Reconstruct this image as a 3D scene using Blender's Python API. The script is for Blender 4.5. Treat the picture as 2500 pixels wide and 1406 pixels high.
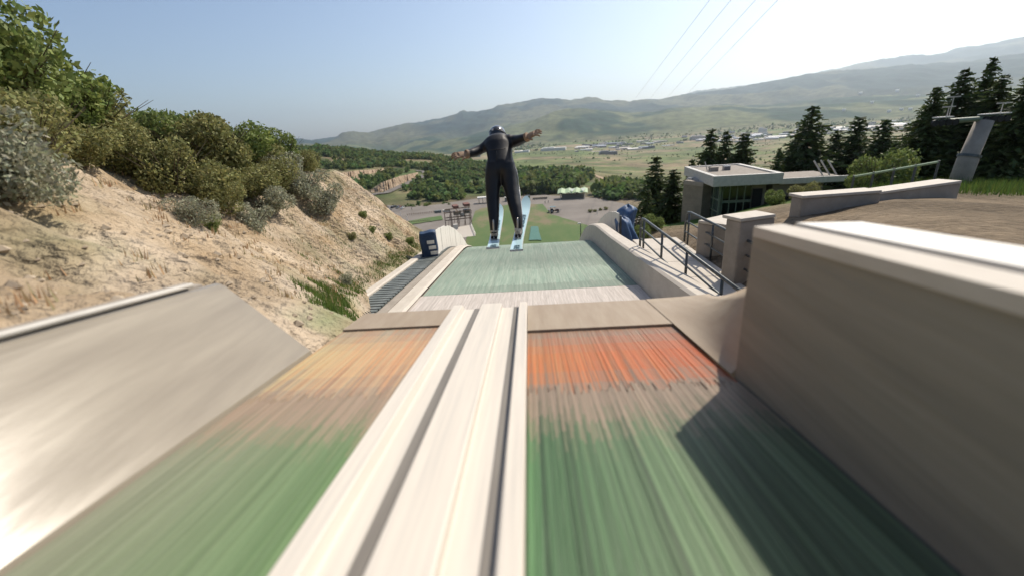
import bpy, bmesh, math, random
import numpy as np
from mathutils import Vector, Matrix

# ------------------------------------------------------------------ clear
for o in list(bpy.data.objects): bpy.data.objects.remove(o, do_unlink=True)
scene = bpy.context.scene
COL = scene.collection
R_ = math.radians
random.seed(7); rng = np.random.default_rng(7)

# ------------------------------------------------------------------ camera
FPX = 1050.0                      # focal length in pixels of the 2500 px wide photograph
PITCH, ROLL, YAW = R_(20.0), R_(4.0), R_(2.984)
_F0 = np.array([0, math.cos(PITCH), -math.sin(PITCH)])
_R0 = np.array([1.0, 0, 0]); _U0 = np.array([0, math.sin(PITCH), math.cos(PITCH)])
_Rc = _R0*math.cos(ROLL) - _U0*math.sin(ROLL)
_Uc = _U0*math.cos(ROLL) + _R0*math.sin(ROLL)
_c, _s = math.cos(YAW), math.sin(YAW)
_Z = np.array([[_c, -_s, 0], [_s, _c, 0], [0, 0, 1]])
CF, CR, CU = _Z @ _F0, _Z @ _Rc, _Z @ _Uc
cam_d = bpy.data.cameras.new('camera'); cam = bpy.data.objects.new('camera', cam_d); COL.objects.link(cam)
cam.matrix_world = Matrix(((CR[0], CU[0], -CF[0], 0), (CR[1], CU[1], -CF[1], 0), (CR[2], CU[2], -CF[2], 0), (0, 0, 0, 1)))
cam_d.sensor_width = 36; cam_d.lens = 36*FPX/2500; cam_d.clip_start = 0.05; cam_d.clip_end = 60000
cam_d.dof.use_dof = True; cam_d.dof.focus_distance = 9.0; cam_d.dof.aperture_fstop = 0.8
scene.camera = cam

# ------------------------------------------------------------------ light
SUN_AZ, SUN_EL = R_(43), R_(46)          # azimuth clockwise from +Y
sdir = Vector((math.sin(SUN_AZ)*math.cos(SUN_EL), math.cos(SUN_AZ)*math.cos(SUN_EL), math.sin(SUN_EL)))
sl_ = bpy.data.lights.new('sun', 'SUN'); sl_.energy = 4.7; sl_.angle = R_(0.6); sl_.color = (1.0, .91, .78)
sun = bpy.data.objects.new('sun', sl_); COL.objects.link(sun); sun.rotation_euler = sdir.to_track_quat('Z', 'Y').to_euler()
sun.location = (30, 20, 60)
w = bpy.data.worlds.new('World'); scene.world = w; w.use_nodes = True
nt = w.node_tree; bg = nt.nodes['Background']
sky = nt.nodes.new('ShaderNodeTexSky'); sky.sky_type = 'NISHITA'; sky.sun_disc = False
sky.sun_elevation = SUN_EL; sky.sun_rotation = SUN_AZ; sky.altitude = 800; sky.air_density = 1.0; sky.dust_density = 3.0; sky.ozone_density = 1.6
nt.links.new(sky.outputs[0], bg.inputs[0]); bg.inputs[1].default_value = 0.112
scene.view_settings.view_transform = 'Standard'; scene.view_settings.look = 'None'
scene.view_settings.exposure = 0.36; scene.view_settings.gamma = 1.0

# ------------------------------------------------------------------ helpers
def D(px, py): return CF*FPX + CR*(px-1250) + CU*(703-py)
def atY(px, py, Y): v = D(px, py); return Vector(v*Y/v[1])
def atR(px, py, r): v = D(px, py); return Vector(v*r/math.hypot(v[0], v[1]))
def azel(px, py):
    v = D(px, py); return math.atan2(v[0], v[1]), math.atan2(v[2], math.hypot(v[0], v[1]))
def proj(P):
    P = np.asarray(P, float); d = P @ CF
    return 1250 + FPX*(P @ CR)/d, 703 - FPX*(P @ CU)/d, d

def vnoise(x, y, seed=0):
    xi = np.floor(x).astype(np.int64); yi = np.floor(y).astype(np.int64); xf = x-xi; yf = y-yi
    def h(a, b):
        n = (a*374761393 + b*668265263 + seed*974711) & 0x7fffffff
        n = ((n ^ (n >> 13))*1274126177) & 0x7fffffff
        return ((n ^ (n >> 16)) & 0xffff)/65535.0
    u = xf*xf*(3-2*xf); v = yf*yf*(3-2*yf)
    return (h(xi, yi)*(1-u)+h(xi+1, yi)*u)*(1-v) + (h(xi, yi+1)*(1-u)+h(xi+1, yi+1)*u)*v
def fbm(x, y, oct=4, seed=0):
    s = 0; a = .5
    for k in range(oct):
        s = s + a*(vnoise(x*2**k, y*2**k, seed+k)-.5); a *= .5
    return s*2

def tag(o, label=None, cat=None, group=None, kind=None):
    if label: o['label'] = label
    if cat: o['category'] = cat
    if group: o['group'] = group
    if kind: o['kind'] = kind
    return o
def thing(name, label, cat, loc=(0, 0, 0), rz=0, group=None):
    o = bpy.data.objects.new(name, None); COL.objects.link(o); o.location = loc; o.rotation_euler = (0, 0, rz)
    o.empty_display_size = .2
    return tag(o, label, cat, group)
def link(name, me, mat, parent=None):
    o = bpy.data.objects.new(name, me); COL.objects.link(o)
    if mat is not None and len(me.materials) == 0: me.materials.append(mat)
    if parent is not None:
        o.parent = parent
    return o
class MB:
    def __init__(s): s.v = []; s.f = []; s.c = []
    def add(s, vs, fs, col=None):
        n = len(s.v); s.v += [tuple(v) for v in vs]; s.f += [tuple(i+n for i in f) for f in fs]
        s.c += [col]*len(fs)
        return s
    def box(s, c, size, rz=0, M=None, col=None):
        hx, hy, hz = size[0]/2, size[1]/2, size[2]/2
        vs = [Vector((x, y, z)) for z in (-hz, hz) for y in (-hy, hy) for x in (-hx, hx)]
        m = (M if M is not None else Matrix.Rotation(rz, 3, 'Z'))
        vs = [m @ v + Vector(c) for v in vs]
        return s.add(vs, [(0, 2, 3, 1), (4, 5, 7, 6), (0, 1, 5, 4), (2, 6, 7, 3), (0, 4, 6, 2), (1, 3, 7, 5)], col)
    def tube(s, pts, rad, n=8, cap=True, flat=None, col=None):
        pts = [Vector(p) for p in pts]; rr = rad if isinstance(rad, (list, tuple)) else [rad]*len(pts)
        vs = []; prev = None
        for i, p in enumerate(pts):
            t = (pts[min(i+1, len(pts)-1)] - pts[max(i-1, 0)]).normalized()
            ref = flat if flat is not None else (Vector((0, 0, 1)) if abs(t.z) < .9 else Vector((0, 1, 0)))
            a = (ref - t*ref.dot(t)).normalized()
            b = t.cross(a)
            r = rr[i]; ra, rb = (r if isinstance(r, (tuple, list)) else (r, r))
            for k in range(n):
                th = 2*math.pi*k/n; vs.append(p + a*(ra*math.cos(th)) + b*(rb*math.sin(th)))
        fs = []
        for i in range(len(pts)-1):
            for k in range(n):
                k2 = (k+1) % n; fs.append((i*n+k, i*n+k2, (i+1)*n+k2, (i+1)*n+k))
        if cap: fs.append(tuple(reversed(range(n)))); fs.append(tuple((len(pts)-1)*n+k for k in range(n)))
        return s.add(vs, fs, col)
    def ell(s, c, r, n=12, m=8, M=None):
        vs = []; fs = []
        for i in range(m+1):
            ph = math.pi*i/m
            for k in range(n):
                th = 2*math.pi*k/n
                v = Vector((r[0]*math.sin(ph)*math.cos(th), r[1]*math.sin(ph)*math.sin(th), r[2]*math.cos(ph)))
                if M is not None: v = M @ v
                vs.append(v+Vector(c))
        for i in range(m):
            for k in range(n): fs.append((i*n+k, (i+1)*n+k, (i+1)*n+(k+1) % n, i*n+(k+1) % n))
        return s.add(vs, fs)
    def sweep(s, prof, path, closed=False):
        """prof: list of (x, z) offsets; path: list of (Vector origin) -> extruded along path, x kept world X"""
        n = len(prof); vs = []
        for p in path:
            for (x, z) in prof: vs.append((p[0]+x, p[1], p[2]+z))
        fs = []
        e = n if closed else n-1
        for i in range(len(path)-1):
            for k in range(e):
                k2 = (k+1) % n; fs.append((i*n+k, (i+1)*n+k, (i+1)*n+k2, i*n+k2))
        if closed: fs.append(tuple(range(n))); fs.append(tuple(reversed([(len(path)-1)*n+k for k in range(n)])))
        return s.add(vs, fs)
    def build(s, name, mat, parent=None, smooth=False, bevel=0):
        me = bpy.data.meshes.new(name); me.from_pydata(s.v, [], s.f); me.update()
        if any(c is not None for c in s.c):
            at = me.color_attributes.new('tint', 'FLOAT_COLOR', 'CORNER')
            arr = []
            for p, c in zip(me.polygons, s.c): arr += list((c or (1, 1, 1)))[:3] and (list(c or (1, 1, 1))[:3]+[1.0])*p.loop_total
            at.data.foreach_set('color', arr)
        if smooth: me.shade_smooth()
        o = link(name, me, mat, parent)
        if bevel:
            b = o.modifiers.new('bevel', 'BEVEL'); b.width = bevel; b.segments = 2; b.limit_method = 'ANGLE'
        return o

def ordw(i):
    return ['first', 'second', 'third', 'fourth', 'fifth', 'sixth', 'seventh', 'eighth', 'ninth', 'tenth', 'eleventh', 'twelfth', 'thirteenth', 'fourteenth', 'fifteenth', 'sixteenth', 'seventeenth', 'eighteenth', 'nineteenth', 'twentieth'][i] if i < 20 else '%dth' % (i+1)

# ------------------------------------------------------------------ materials
def mat(name, c1, c2=None, rough=.8, scale=(5, 5, 5), bump=0.0, bscale=None, detail=6, spec=.3, attr=None, lo=.35, hi=.65, c3=None, coat=0, rvar=0, metal=0, bdist=.02, trans=0, coords='Object', raw=False):
    m = bpy.data.materials.new(name); m.use_nodes = True; t = m.node_tree; N = t.nodes; L = t.links
    b = N['Principled BSDF']; b.inputs['Roughness'].default_value = rough; b.inputs['Specular IOR Level'].default_value = spec
    b.inputs['Metallic'].default_value = metal
    if coat: b.inputs['Coat Weight'].default_value = coat; b.inputs['Coat Roughness'].default_value = .08
    if c2 is None: c2 = tuple(x*.82 for x in c1)
    if not raw: c1 = tuple(x*.76 for x in c1); c2 = tuple(x*.76 for x in c2); c3 = tuple(x*.76 for x in c3) if c3 else None
    tc = N.new('ShaderNodeTexCoord'); mp = N.new('ShaderNodeMapping'); mp.inputs['Scale'].default_value = scale
    L.new(tc.outputs[coords], mp.inputs[0])
    nz = N.new('ShaderNodeTexNoise'); nz.inputs['Scale'].default_value = 1; nz.inputs['Detail'].default_value = detail; nz.inputs['Roughness'].default_value = .6
    L.new(mp.outputs[0], nz.inputs[0])
    rp = N.new('ShaderNodeValToRGB'); rp.color_ramp.elements[0].position = lo; rp.color_ramp.elements[1].position = hi
    rp.color_ramp.elements[0].color = (*c1, 1); rp.color_ramp.elements[1].color = (*c2, 1)
    if c3: e = rp.color_ramp.elements.new((lo+hi)/2); e.color = (*c3, 1)
    L.new(nz.outputs[0], rp.inputs[0]); out = rp.outputs[0]
    if attr:
        a = N.new('ShaderNodeAttribute'); a.attribute_name = attr
        mx = N.new('ShaderNodeMix'); mx.data_type = 'RGBA'; mx.blend_type = 'MULTIPLY'; mx.inputs[0].default_value = 1
        L.new(out, mx.inputs[6]); L.new(a.outputs[0], mx.inputs[7]); out = mx.outputs[2]
    L.new(out, b.inputs['Base Color'])
    if rvar:
        mr = N.new('ShaderNodeMapRange'); mr.inputs[1].default_value = .3; mr.inputs[2].default_value = .7; mr.inputs[3].default_value = rough-rvar; mr.inputs[4].default_value = rough+rvar
        L.new(nz.outputs[0], mr.inputs[0]); L.new(mr.outputs[0], b.inputs['Roughness'])
    if bump:
        bp = N.new('ShaderNodeBump'); bp.inputs['Strength'].default_value = bump; bp.inputs['Distance'].default_value = bdist
        if bscale:
            mp2 = N.new('ShaderNodeMapping'); mp2.inputs['Scale'].default_value = bscale; L.new(tc.outputs[coords], mp2.inputs[0])
            n2 = N.new('ShaderNodeTexNoise'); n2.inputs['Scale'].default_value = 1; n2.inputs['Detail'].default_value = 8; L.new(mp2.outputs[0], n2.inputs[0]); L.new(n2.outputs[0], bp.inputs['Height'])
        else: L.new(nz.outputs[0], bp.inputs['Height'])
        L.new(bp.outputs[0], b.inputs['Normal'])
    if trans:
        tr = N.new('ShaderNodeBsdfTranslucent'); ms = N.new('ShaderNodeMixShader'); ms.inputs[0].default_value = trans
        L.new(out, tr.inputs[0]); L.new(b.outputs[0], ms.inputs[1]); L.new(tr.outputs[0], ms.inputs[2]); L.new(ms.outputs[0], N['Material Output'].inputs[0])
    return m
M = {}
M['track'] = mat('track_ceramic', (.60, .545, .465), (.51, .47, .41), .5, (45, .22, 8), .15, (60, .8, 40), spec=.4, bdist=.004, raw=True)
M['groove'] = mat('grey_groove_strip', (.20, .18, .155), (.27, .245, .21), .5, (45, .3, 8))
M['mat_green'] = mat('green_plastic_mat', (.195, .235, .14), (.25, .28, .18), .5, (60, .5, 10), .35, (160, 1.5, 40), attr='tint', bdist=.012)
M['mat_orange'] = mat('orange_plastic_mat', (.52, .115, .028), (.48, .15, .042), .5, (60, .5, 10), .35, (160, 1.5, 40), attr='tint', bdist=.012)
M['tan_board'] = mat('tan_lip_board', (.36, .28, .20), (.42, .34, .25), .6, (12, 1.5, 5), .2)
M['conc_dark'] = mat('board_formed_concrete', (.26, .235, .19), (.36, .325, .265), .8, (5, .45, 7), .5, (9, 1.2, 30), c3=(.31, .28, .225), bdist=.012, detail=12)
M['conc_light'] = mat('pale_concrete', (.58, .52, .44), (.66, .60, .515), .75, (7, 2.5, 7), .25, (30, 12, 30), bdist=.008)
M['conc_bank'] = mat('smooth_concrete_bank', (.29, .25, .19), (.355, .31, .235), .19, (9, .35, 9), .3, (40, 1.2, 40), spec=.5, rvar=.05, bdist=.003)
M['conc_grey'] = mat('grey_concrete', (.33, .29, .24), (.42, .37, .31), .85, (3, 3, 3), .3, (20, 20, 20), bdist=.01)
M['white_paint'] = mat('white_paint', (.70, .67, .61), (.62, .595, .54), .5, (4, 4, 2), .1, raw=True)
M['white_mat'] = mat('white_bristle_mat', (.52, .47, .42), (.66, .61, .56), .7, (26, 1.6, 8), .6, (70, 3, 20), attr='tint')
M['knoll_green'] = mat('knoll_green_mat', (.21, .285, .225), (.33, .375, .305), .7, (22, .7, 6), .25, (60, 2, 20), attr='tint', c3=(.27, .33, .265))
M['slat'] = mat('grey_slat', (.13, .15, .145), (.20, .22, .21), .6, (9, 2, 9), .2)
M['blue_pad'] = mat('blue_vinyl', (.02, .045, .10), (.045, .085, .16), .5, (3, 3, 3), .5, (4, 4, 4), bdist=.08)
M['blue_tarp'] = mat('blue_tarp', (.06, .12, .24), (.10, .18, .32), .5, (3, 3, 3), .5, (5, 5, 5), bdist=.06)
M['black_print'] = mat('black_print', (.02, .02, .025), rough=.5)
M['steel'] = mat('galvanised_rail', (.10, .11, .11), (.17, .18, .18), .45, (9, 9, 9), metal=.5)
M['sand'] = mat('sandy_bank', (.40, .29, .175), (.615, .50, .37), .95, (.9, .8, 1.1), 1.0, (9, 7, 11), c3=(.50, .39, .265), attr='tint', bdist=.2, detail=12)
M['dry_grass'] = mat('dry_grass', (.40, .33, .17), (.52, .43, .25), .9, (6, 6, 6), trans=.25, attr='tint')
M['gravel'] = mat('gravel_ground', (.15, .115, .075), (.29, .225, .155), .95, (9, 9, 9), 1.0, (30, 30, 30), attr='tint', detail=10, bdist=.06)
M['stone'] = mat('loose_stone', (.38, .30, .21), (.52, .43, .32), .9, (4, 4, 4), .4)
M['leaf_sage'] = mat('sagebrush_leaf', (.34, .35, .24), (.46, .46, .34), .8, (9, 9, 9), trans=.25, attr='tint')
M['leaf_green'] = mat('scrub_leaf', (.18, .245, .065), (.28, .33, .105), .7, (9, 9, 9), trans=.3, attr='tint')
M['leaf_olive'] = mat('olive_leaf', (.235, .24, .085), (.35, .34, .14), .75, (9, 9, 9), trans=.3, attr='tint')
M['needle'] = mat('conifer_needle', (.045, .075, .026), (.09, .13, .042), .7, (4, 4, 4), trans=.2, attr='tint')
M['bark'] = mat('bark', (.10, .075, .05), (.16, .125, .09), .95, (6, 6, 1.5), .5)
M['grass'] = mat('grass_blade', (.07, .15, .025), (.14, .22, .05), .8, (6, 6, 6), trans=.3, attr='tint')
M['forest'] = mat('far_forest', (.10, .155, .05), (.17, .24, .085), .9, (.25, .25, .25), attr='tint', trans=.4)
M['asphalt'] = mat('asphalt_lot', (.20, .175, .15), (.26, .23, .20), .9, (.06, .06, .06), .1)
M['road'] = mat('road_asphalt', (.16, .145, .13), (.21, .19, .17), .9, (.1, .1, .1))
M['rockcut'] = mat('rock_cut', (.22, .15, .095), (.52, .40, .28), .95, (.22, .22, .10), 1.0, (.3, .3, .15), c3=(.42, .31, .205), bdist=2.0)
M['lawn'] = mat('outrun_lawn', (.085, .15, .04), (.22, .18, .10), .9, (.05, .022, .03), .2, (2, 2, 2), c3=(.115, .165, .05), lo=.38, hi=.62)
M['teal'] = mat('teal_plastic', (.05, .17, .13), (.09, .22, .17), .6, (1, 1, 1))
M['suit'] = mat('black_jumpsuit', (.007, .007, .008), (.012, .012, .013), .45, (6, 6, 6), .25, (14, 14, 9), spec=.35, bdist=.01)
M['suit'].node_tree.nodes['Principled BSDF'].inputs['Sheen Weight'].default_value = .03
M['piping'] = mat('white_piping', (.9, .88, .86), rough=.5)
M['helmet'] = mat('gloss_black', (.008, .008, .009), rough=.12, spec=.6, coat=.6)
M['skin'] = mat('skin', (.52, .31, .22), (.46, .26, .18), .55, (9, 9, 9))
M['glove'] = mat('tan_glove', (.26, .165, .10), (.36, .25, .165), .75, (14, 14, 14), .2)
M['boot'] = mat('boot_leather', (.50, .46, .39), (.62, .58, .50), .5, (9, 9, 9))
M['rubber'] = mat('black_rubber', (.015, .015, .016), rough=.6)
M['chrome'] = mat('binding_metal', (.55, .54, .52), rough=.3, metal=.8)
M['ski'] = mat('pale_blue_ski', (.50, .72, .78), (.56, .78, .82), .28, (3, 3, 3), spec=.5, coat=.3)
M['ski_edge'] = mat('ski_side', (.72, .72, .66), rough=.35)
M['ski_print'] = mat('ski_print', (.05, .11, .14), rough=.4)
M['glass'] = mat('green_tint_glass', (.05, .085, .07), (.07, .11, .09), .06, (1, 1, 1), spec=.8)
M['dark_glass'] = mat('dark_window', (.012, .014, .014), rough=.05, spec=.7)
M['wall_green'] = mat('sage_frame', (.22, .27, .19), rough=.5)
M['roof_gravel'] = mat('roof_gravel', (.30, .26, .22), (.40, .36, .31), .95, (4, 4, 4), .4)
M['bldg'] = mat('block_wall', (.24, .21, .16), (.31, .27, .21), .9, (1.5, 1.5, 3), .3)
M['fascia'] = mat('pale_fascia', (.66, .63, .57), rough=.5)
M['wood'] = mat('weathered_timber', (.24, .16, .12), (.33, .24, .18), .85, (2, 2, 8))
M['redroof'] = mat('rust_roof', (.24, .11, .085), rough=.8)
M['palegreen'] = mat('pale_green_canvas', (.42, .55, .33), (.50, .62, .40), .7, (.3, .3, .3))
M['canvas'] = mat('white_canvas', (.78, .84, .72), rough=.7)
M['bench'] = mat('bench_planks', (.33, .32, .29), (.40, .39, .35), .8, (1, 1, 1))
M['tyre'] = mat('tyre', (.02, .02, .02), rough=.85)
for nme, c in dict(white=(.75, .75, .73), black=(.02, .02, .022), grey=(.2, .2, .21), silver=(.5, .5, .5), red=(.25, .03, .03), blue=(.04, .08, .2), tealc=(.09, .2, .19), orange=(.75, .22, .02), darkred=(.10, .03, .03)).items():
    M['p_'+nme] = mat('paint_'+nme, c, rough=.3, coat=.4)

# ------------------------------------------------------------------ inrun geometry (a plane that falls 8.3 deg forwards)
SL = math.tan(R_(-8.277)); LIP = 3.5; BACK = -3.0
def zin(y, d=0): return -0.9 + SL*y + d
ramp = thing('ski_jump_inrun', 'green and orange ski jump inrun with a white twin-groove track down its middle', 'ski jump', (0, 0, 0))
# structural deck under the mats, front face at the lip
mb = MB()
pr = [(-1.53, -.125), (.99, -.125), (.99, -.55), (-1.53, -.55)]
mb.sweep(pr, [(0, BACK, zin(BACK)), (0, LIP-.01, zin(LIP-.01))], closed=True); mb.build('deck', M['conc_grey'], ramp)
# track bed: one extruded profile with two grooves
d = .045
prof = [(-.712, -.12), (-.712, -.008), (-.704, 0), (-.635, 0), (-.628, -.003), (-.612, -d+.006), (-.605, -d), (-.472, -d), (-.466, -d+.004), (-.461, -.005), (-.455, 0), (-.288, 0), (-.281, -.004), (-.276, -d+.005), (-.270, -d), (-.140, -d), (-.134, -d+.004), (-.129, -.005), (-.123, 0), (-.066, 0), (-.059, -.008), (-.059, -.12)]
mb = MB(); ys = np.linspace(BACK, LIP, 40)
mb.sweep(prof, [(0, y, zin(y)) for y in ys], closed=True)
tr = mb.build('track_bed', M['track'], ramp)
for (xa, xb) in ((-.524, -.4735), (-.176, -.1415)):      # dark grey strips on the floor along the right side of each groove
    mb = MB(); mb.sweep([(xa, -d-.01), (xa, -d+.004), (xb, -d+.004), (xb, -d-.01)], [(0, y, zin(y)) for y in ys], closed=True); mb.build('groove_strip', M['groove'], ramp)
# plastic bristle mats: long narrow strips of uneven height, their tint varies strand by strand
def bristle(x0, x1, y0, y1, step, base, seglen, tintf, up=.012, zf=None, jit=0):
    mb = MB(); x = x0
    curved = zf is not None; zf = zf or (lambda y: zin(y, base))
    while x < x1-1e-4:
        wd = min(step*random.uniform(.6, 1.5), x1-x); y = y0 - random.uniform(0, seglen); j1 = random.uniform(-jit, jit); yy1 = y1 + j1
        while y < yy1:
            L = seglen*random.uniform(.5, 1.4); a = max(y, y0); b = min(y+L, yy1)
            if b-a > .002:
                h = random.uniform(0, up); rv = random.random()
                nn = max(1, int((b-a)/(.6 if curved else .14)))
                ysn = [a+(b-a)*q/nn for q in range(nn+1)]; vs = []; fs = []
                for q in ysn:
                    z = zf(q); f = (q-a)/(b-a); zt = z + h*(1-.6*f)
                    vs += [(x, q, z-.02), (x, q, zt), (x+wd, q, zt), (x+wd, q, z-.02)]
                for q in range(nn):
                    for k in range(3): fs.append((4*q+k, 4*q+k+4, 4*q+k+5, 4*q+k+1))
                fs += [(0, 1, 2, 3), (4*nn+3, 4*nn+2, 4*nn+1, 4*nn)]
                n0_ = len(mb.v); mb.v += vs; mb.f += [tuple(i+n0_ for i in f) for f in fs]
                tl = [tintf(x+wd/2, (ysn[q]+ysn[q+1])/2, rv) for q in range(nn)]
                for q in range(nn): mb.c += [tl[q]]*3
                mb.c += [tl[0], tl[-1]]
            y += L
        x += wd
    return mb
def mixt(t, tgt, k): return tuple(p*(1-k)+q*k for p, q in zip(t, tgt))
ss = lambda v, a, b: (lambda t: t*t*(3-2*t))(max(0., min(1., (v-a)/(b-a))))
GT, OT = (1.62, 1.05, 1.19), (.72, 2.0, 5.4)      # worn tan where the green and the orange matting meet
def tint_left(x, y, r):
    v = .86+.28*r; k = max(0, min(1, (x+1.51)/.8))
    return mixt((v*(1.22-.55*k), v*(1.1-.15*k), v*(1.2-.55*k)), tuple(v*q for q in GT), ss(y+.2*r, 1.42, 1.8))
def tint_right(x, y, r):
    v = .34 + .36*float(vnoise(np.array(x*70.), np.array(0.), 8))+.25*float(vnoise(np.array(x*20.), np.array(0.), 9)); v *= .65+.6*r; k = x/1.0
    return mixt((v*(.5+.45*k), v*(.92+.1*k), v*(.6+.35*k)), tuple((.62+.3*r)*q for q in GT), ss(y+.2*r, 1.42, 1.8))
def tint_or(x, y, r):
    v = .72+.5*r; k = max(ss(-y-.3*r, -2.35, -1.85), .85*ss(y+.15*r, 2.35, 2.85))
    return mixt((v, v*(.9+.5*(1-x)), v*(1+.8*(1-x))), tuple((.62+.3*r)*q for q in OT), k)
def tint_orl(x, y, r):
    v = .9+.22*r; k = max(0, min(1, 1-(x+1.51)/.8)); e = max(ss(-y-.3*r, -2.5, -1.9), .8*ss(y, 2.5, 3.0))
    return mixt((v*1.15, v*(2.5+.7*k), v*(5.2+1.2*k)), tuple(v*1.05*q for q in OT), e)
G_END = 1.86; O_END = 3.02
bristle(-1.51, -.716, BACK, G_END, .008, -.048, 60, tint_left, up=.004, jit=.06).build('green_mat', M['mat_green'], ramp)
bristle(-.055, .975, BACK, G_END-.03, .008, -.048, 60, tint_right, up=.006, jit=.06).build('green_mat', M['mat_green'], ramp)
bristle(-1.51, -.716, G_END-.2, O_END, .008, -.0535, 60, tint_orl, up=.005).build('orange_mat', M['mat_orange'], ramp)
bristle(-.055, .975, G_END-.23, 2.78, .008, -.0555, 60, tint_or, up=.006).build('orange_mat', M['mat_orange'], ramp)
for (a, b, O_) in ((-1.51, -.716, O_END), (-.055, .975, 2.78)):
    mb = MB(); mb.sweep([(a, -.068), (a, -.035), (b, -.035), (b, -.068)], [(0, O_+.002, zin(O_+.002)), (0, LIP, zin(LIP))], closed=True)
    mb.build('lip_board', M['tan_board'], ramp)

# left sloped bank with pipe and coping
bank = thing('concrete_side_bank', 'smooth tan sloped concrete bank left of the inrun with a pale pipe on top', 'wall', (0, 0, 0))
BT = (-2.02, .48)   # top edge offset (x, dz above inrun plane)
BE = 2.55
mb = MB(); NY = 30
prof = [(-1.513, -.07), (-1.525, -.03), (-1.56, .004), (BT[0]+.05, BT[1]-.03), (BT[0]+.02, BT[1]-.008), (BT[0]-.01, BT[1]), (BT[0]-.02, BT[1]-.5), (-1.6, -.5)]
mb.sweep(prof, [(0, y, zin(y)) for y in np.linspace(BACK, BE, NY)], closed=True)
mb.build('bank_face', M['conc_bank'], bank)
mb = MB(); mb.tube([(BT[0]-.005, y, zin(y, BT[1]+.028)) for y in np.linspace(BACK, BE-.2, 14)], .014, 10); mb.build('pipe', M['fascia'], bank, smooth=True)
mb = MB(); mb.sweep([(BT[0]-.022, BT[1]-.3), (BT[0]-.022, BT[1]+.012), (BT[0]-.13, BT[1]+.03), (BT[0]-.15, BT[1]-.3)], [(0, y, zin(y)) for y in np.linspace(BACK, BE-.1, 12)], closed=True)
mb.build('coping', M['conc_grey'], bank)

# right wall
wall = thing('concrete_side_wall', 'tall brown concrete side wall with a pale double coping on the right of the inrun', 'wall', (0, 0, 0))
WE = 1.90
WT = .652
wx = .985
def wz(y): return zin(y, WT + .06*(y-.85))
path = [(wx, y, 0) for y in np.linspace(BACK, WE, 20)]
mb = MB(); n = len(path); vs = []; fs = []
prof = lambda y: [(0, zin(y, -.6)), (0, wz(y)-.045), (.015, wz(y)-.045), (.43, wz(y)-.045), (.43, zin(y, -.6))]
for p in path:
    for (x, z) in prof(p[1]): vs.append((p[0]+x, p[1], z))
k = 5
for i in range(n-1):
    for j in range(k): fs.append((i*k+j, (i+1)*k+j, (i+1)*k+(j+1) % k, i*k+(j+1) % k))
fs.append(tuple(range(k))); fs.append(tuple(reversed(range((n-1)*k, n*k))))
mb.add(vs, fs); mb.build('wall_body', M['conc_dark'], wall)
mb = MB()
def strip(mb, xa, za, xb, zb, th, ys, e=0):
    vs = []; fs = []
    for y in ys:
        b = wz(y); vs += [(wx+xa, y, b+za-th), (wx+xa, y, b+za), (wx+xb, y, b+zb), (wx+xb, y, b+zb-th)]
    for i in range(len(ys)-1):
        for j in range(4): fs.append((i*4+j, (i+1)*4+j, (i+1)*4+(j+1) % 4, i*4+(j+1) % 4))
    fs += [(0, 1, 2, 3), tuple(reversed(range(len(vs)-4, len(vs))))]
    mb.add(vs, fs); return mb
ysw = np.linspace(BACK, WE-.02, 20)
strip(mb, -.012, 0, .11, .004, .044, ysw).build('coping_ledge', M['conc_light'], wall)
strip(MB(), .165, .006, .44, -.006, .040, ysw).build('coping_slab', M['white_paint'], wall)

# flared concrete wing at the end of the right wall, dropping to the lip
mb = MB(); vs = []; fs = []
NA, NB = 14, 10
for i in range(NA):
    u = i/(NA-1); y = WE+.005 + u*1.59
    top = WT*(1-u)**1.3*.75 + .02; outx = .985 + .10 + .42*u
    for j in range(NB):
        v = j/(NB-1); x = .965 + (outx-.965)*v; z = zin(y, -.03) + top*v**1.8
        vs.append((x, y, z))
for i in range(NA-1):
    for j in range(NB-1): fs.append((i*NB+j, i*NB+j+1, (i+1)*NB+j+1, (i+1)*NB+j))
base = len(vs)
# outer skirt and underside
for i in range(NA):
    p = vs[i*NB+NB-1]; vs.append((p[0]+.03, p[1], p[2]-1.0)); 
for i in range(NA-1): fs.append((i*NB+NB-1, base+i, base+i+1, (i+1)*NB+NB-1))
for j in range(NB-1): fs.append(((NA-1)*NB+j, (NA-1)*NB+j+1, base+NA-1))
mb.add(vs, fs); o = mb.build('concrete_wing', M['tan_board'], None, smooth=True)
tag(o, 'curved tan concrete wing between the right wall end and the take-off lip', 'wing wall')

# ------------------------------------------------------------------ landing hill (knoll)
def zk(y):
    if y <= 16.5: return -2.63 - .104*y
    if y <= 22.7: return -2.63 - .104*y - .04*(y-16.5)**2
    z = -2.63 - .104*22.7 - .04*6.2**2
    if y <= 88: return z - .60*(y-22.7)
    z2 = z - .6*(88-22.7)
    u = min(1, (y-88)/60); return z2 - 36*(u-.5*u*u)*.52
hill = thing('landing_hill', 'sage green plastic-matted landing hill with pale side strips beyond the take-off', 'ski jump', (0, 0, 0))
yy = list(np.arange(3.6, 30, .6)) + list(np.arange(30, 150, 4))
mb = MB(); mb.sweep([(-4.3, -.06), (3.3, -.06), (3.3, -1.2), (-4.3, -1.2)], [(0, y, zk(y)) for y in yy], closed=True); mb.build('hill_base', M['conc_grey'], hill)
def tk(x, y, r):
    v = .91+.18*r; b = .72 + .5*float(vnoise(np.array(x*.25+3), np.array(y*1.1), 5)); return (v*b, v*b*1.02, v*b)
bristle(-2.70, 2.5, 9.75, 24, .03, 0, 7, tk, up=.004, zf=lambda y: zk(y)).build('green_mat', M['knoll_green'], hill)
bristle(-2.70, 2.5, 24, 140, .5, 0, 8.0, tk, up=.05, zf=lambda y: zk(y)).build('lower_green_mat', M['knoll_green'], hill)
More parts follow.
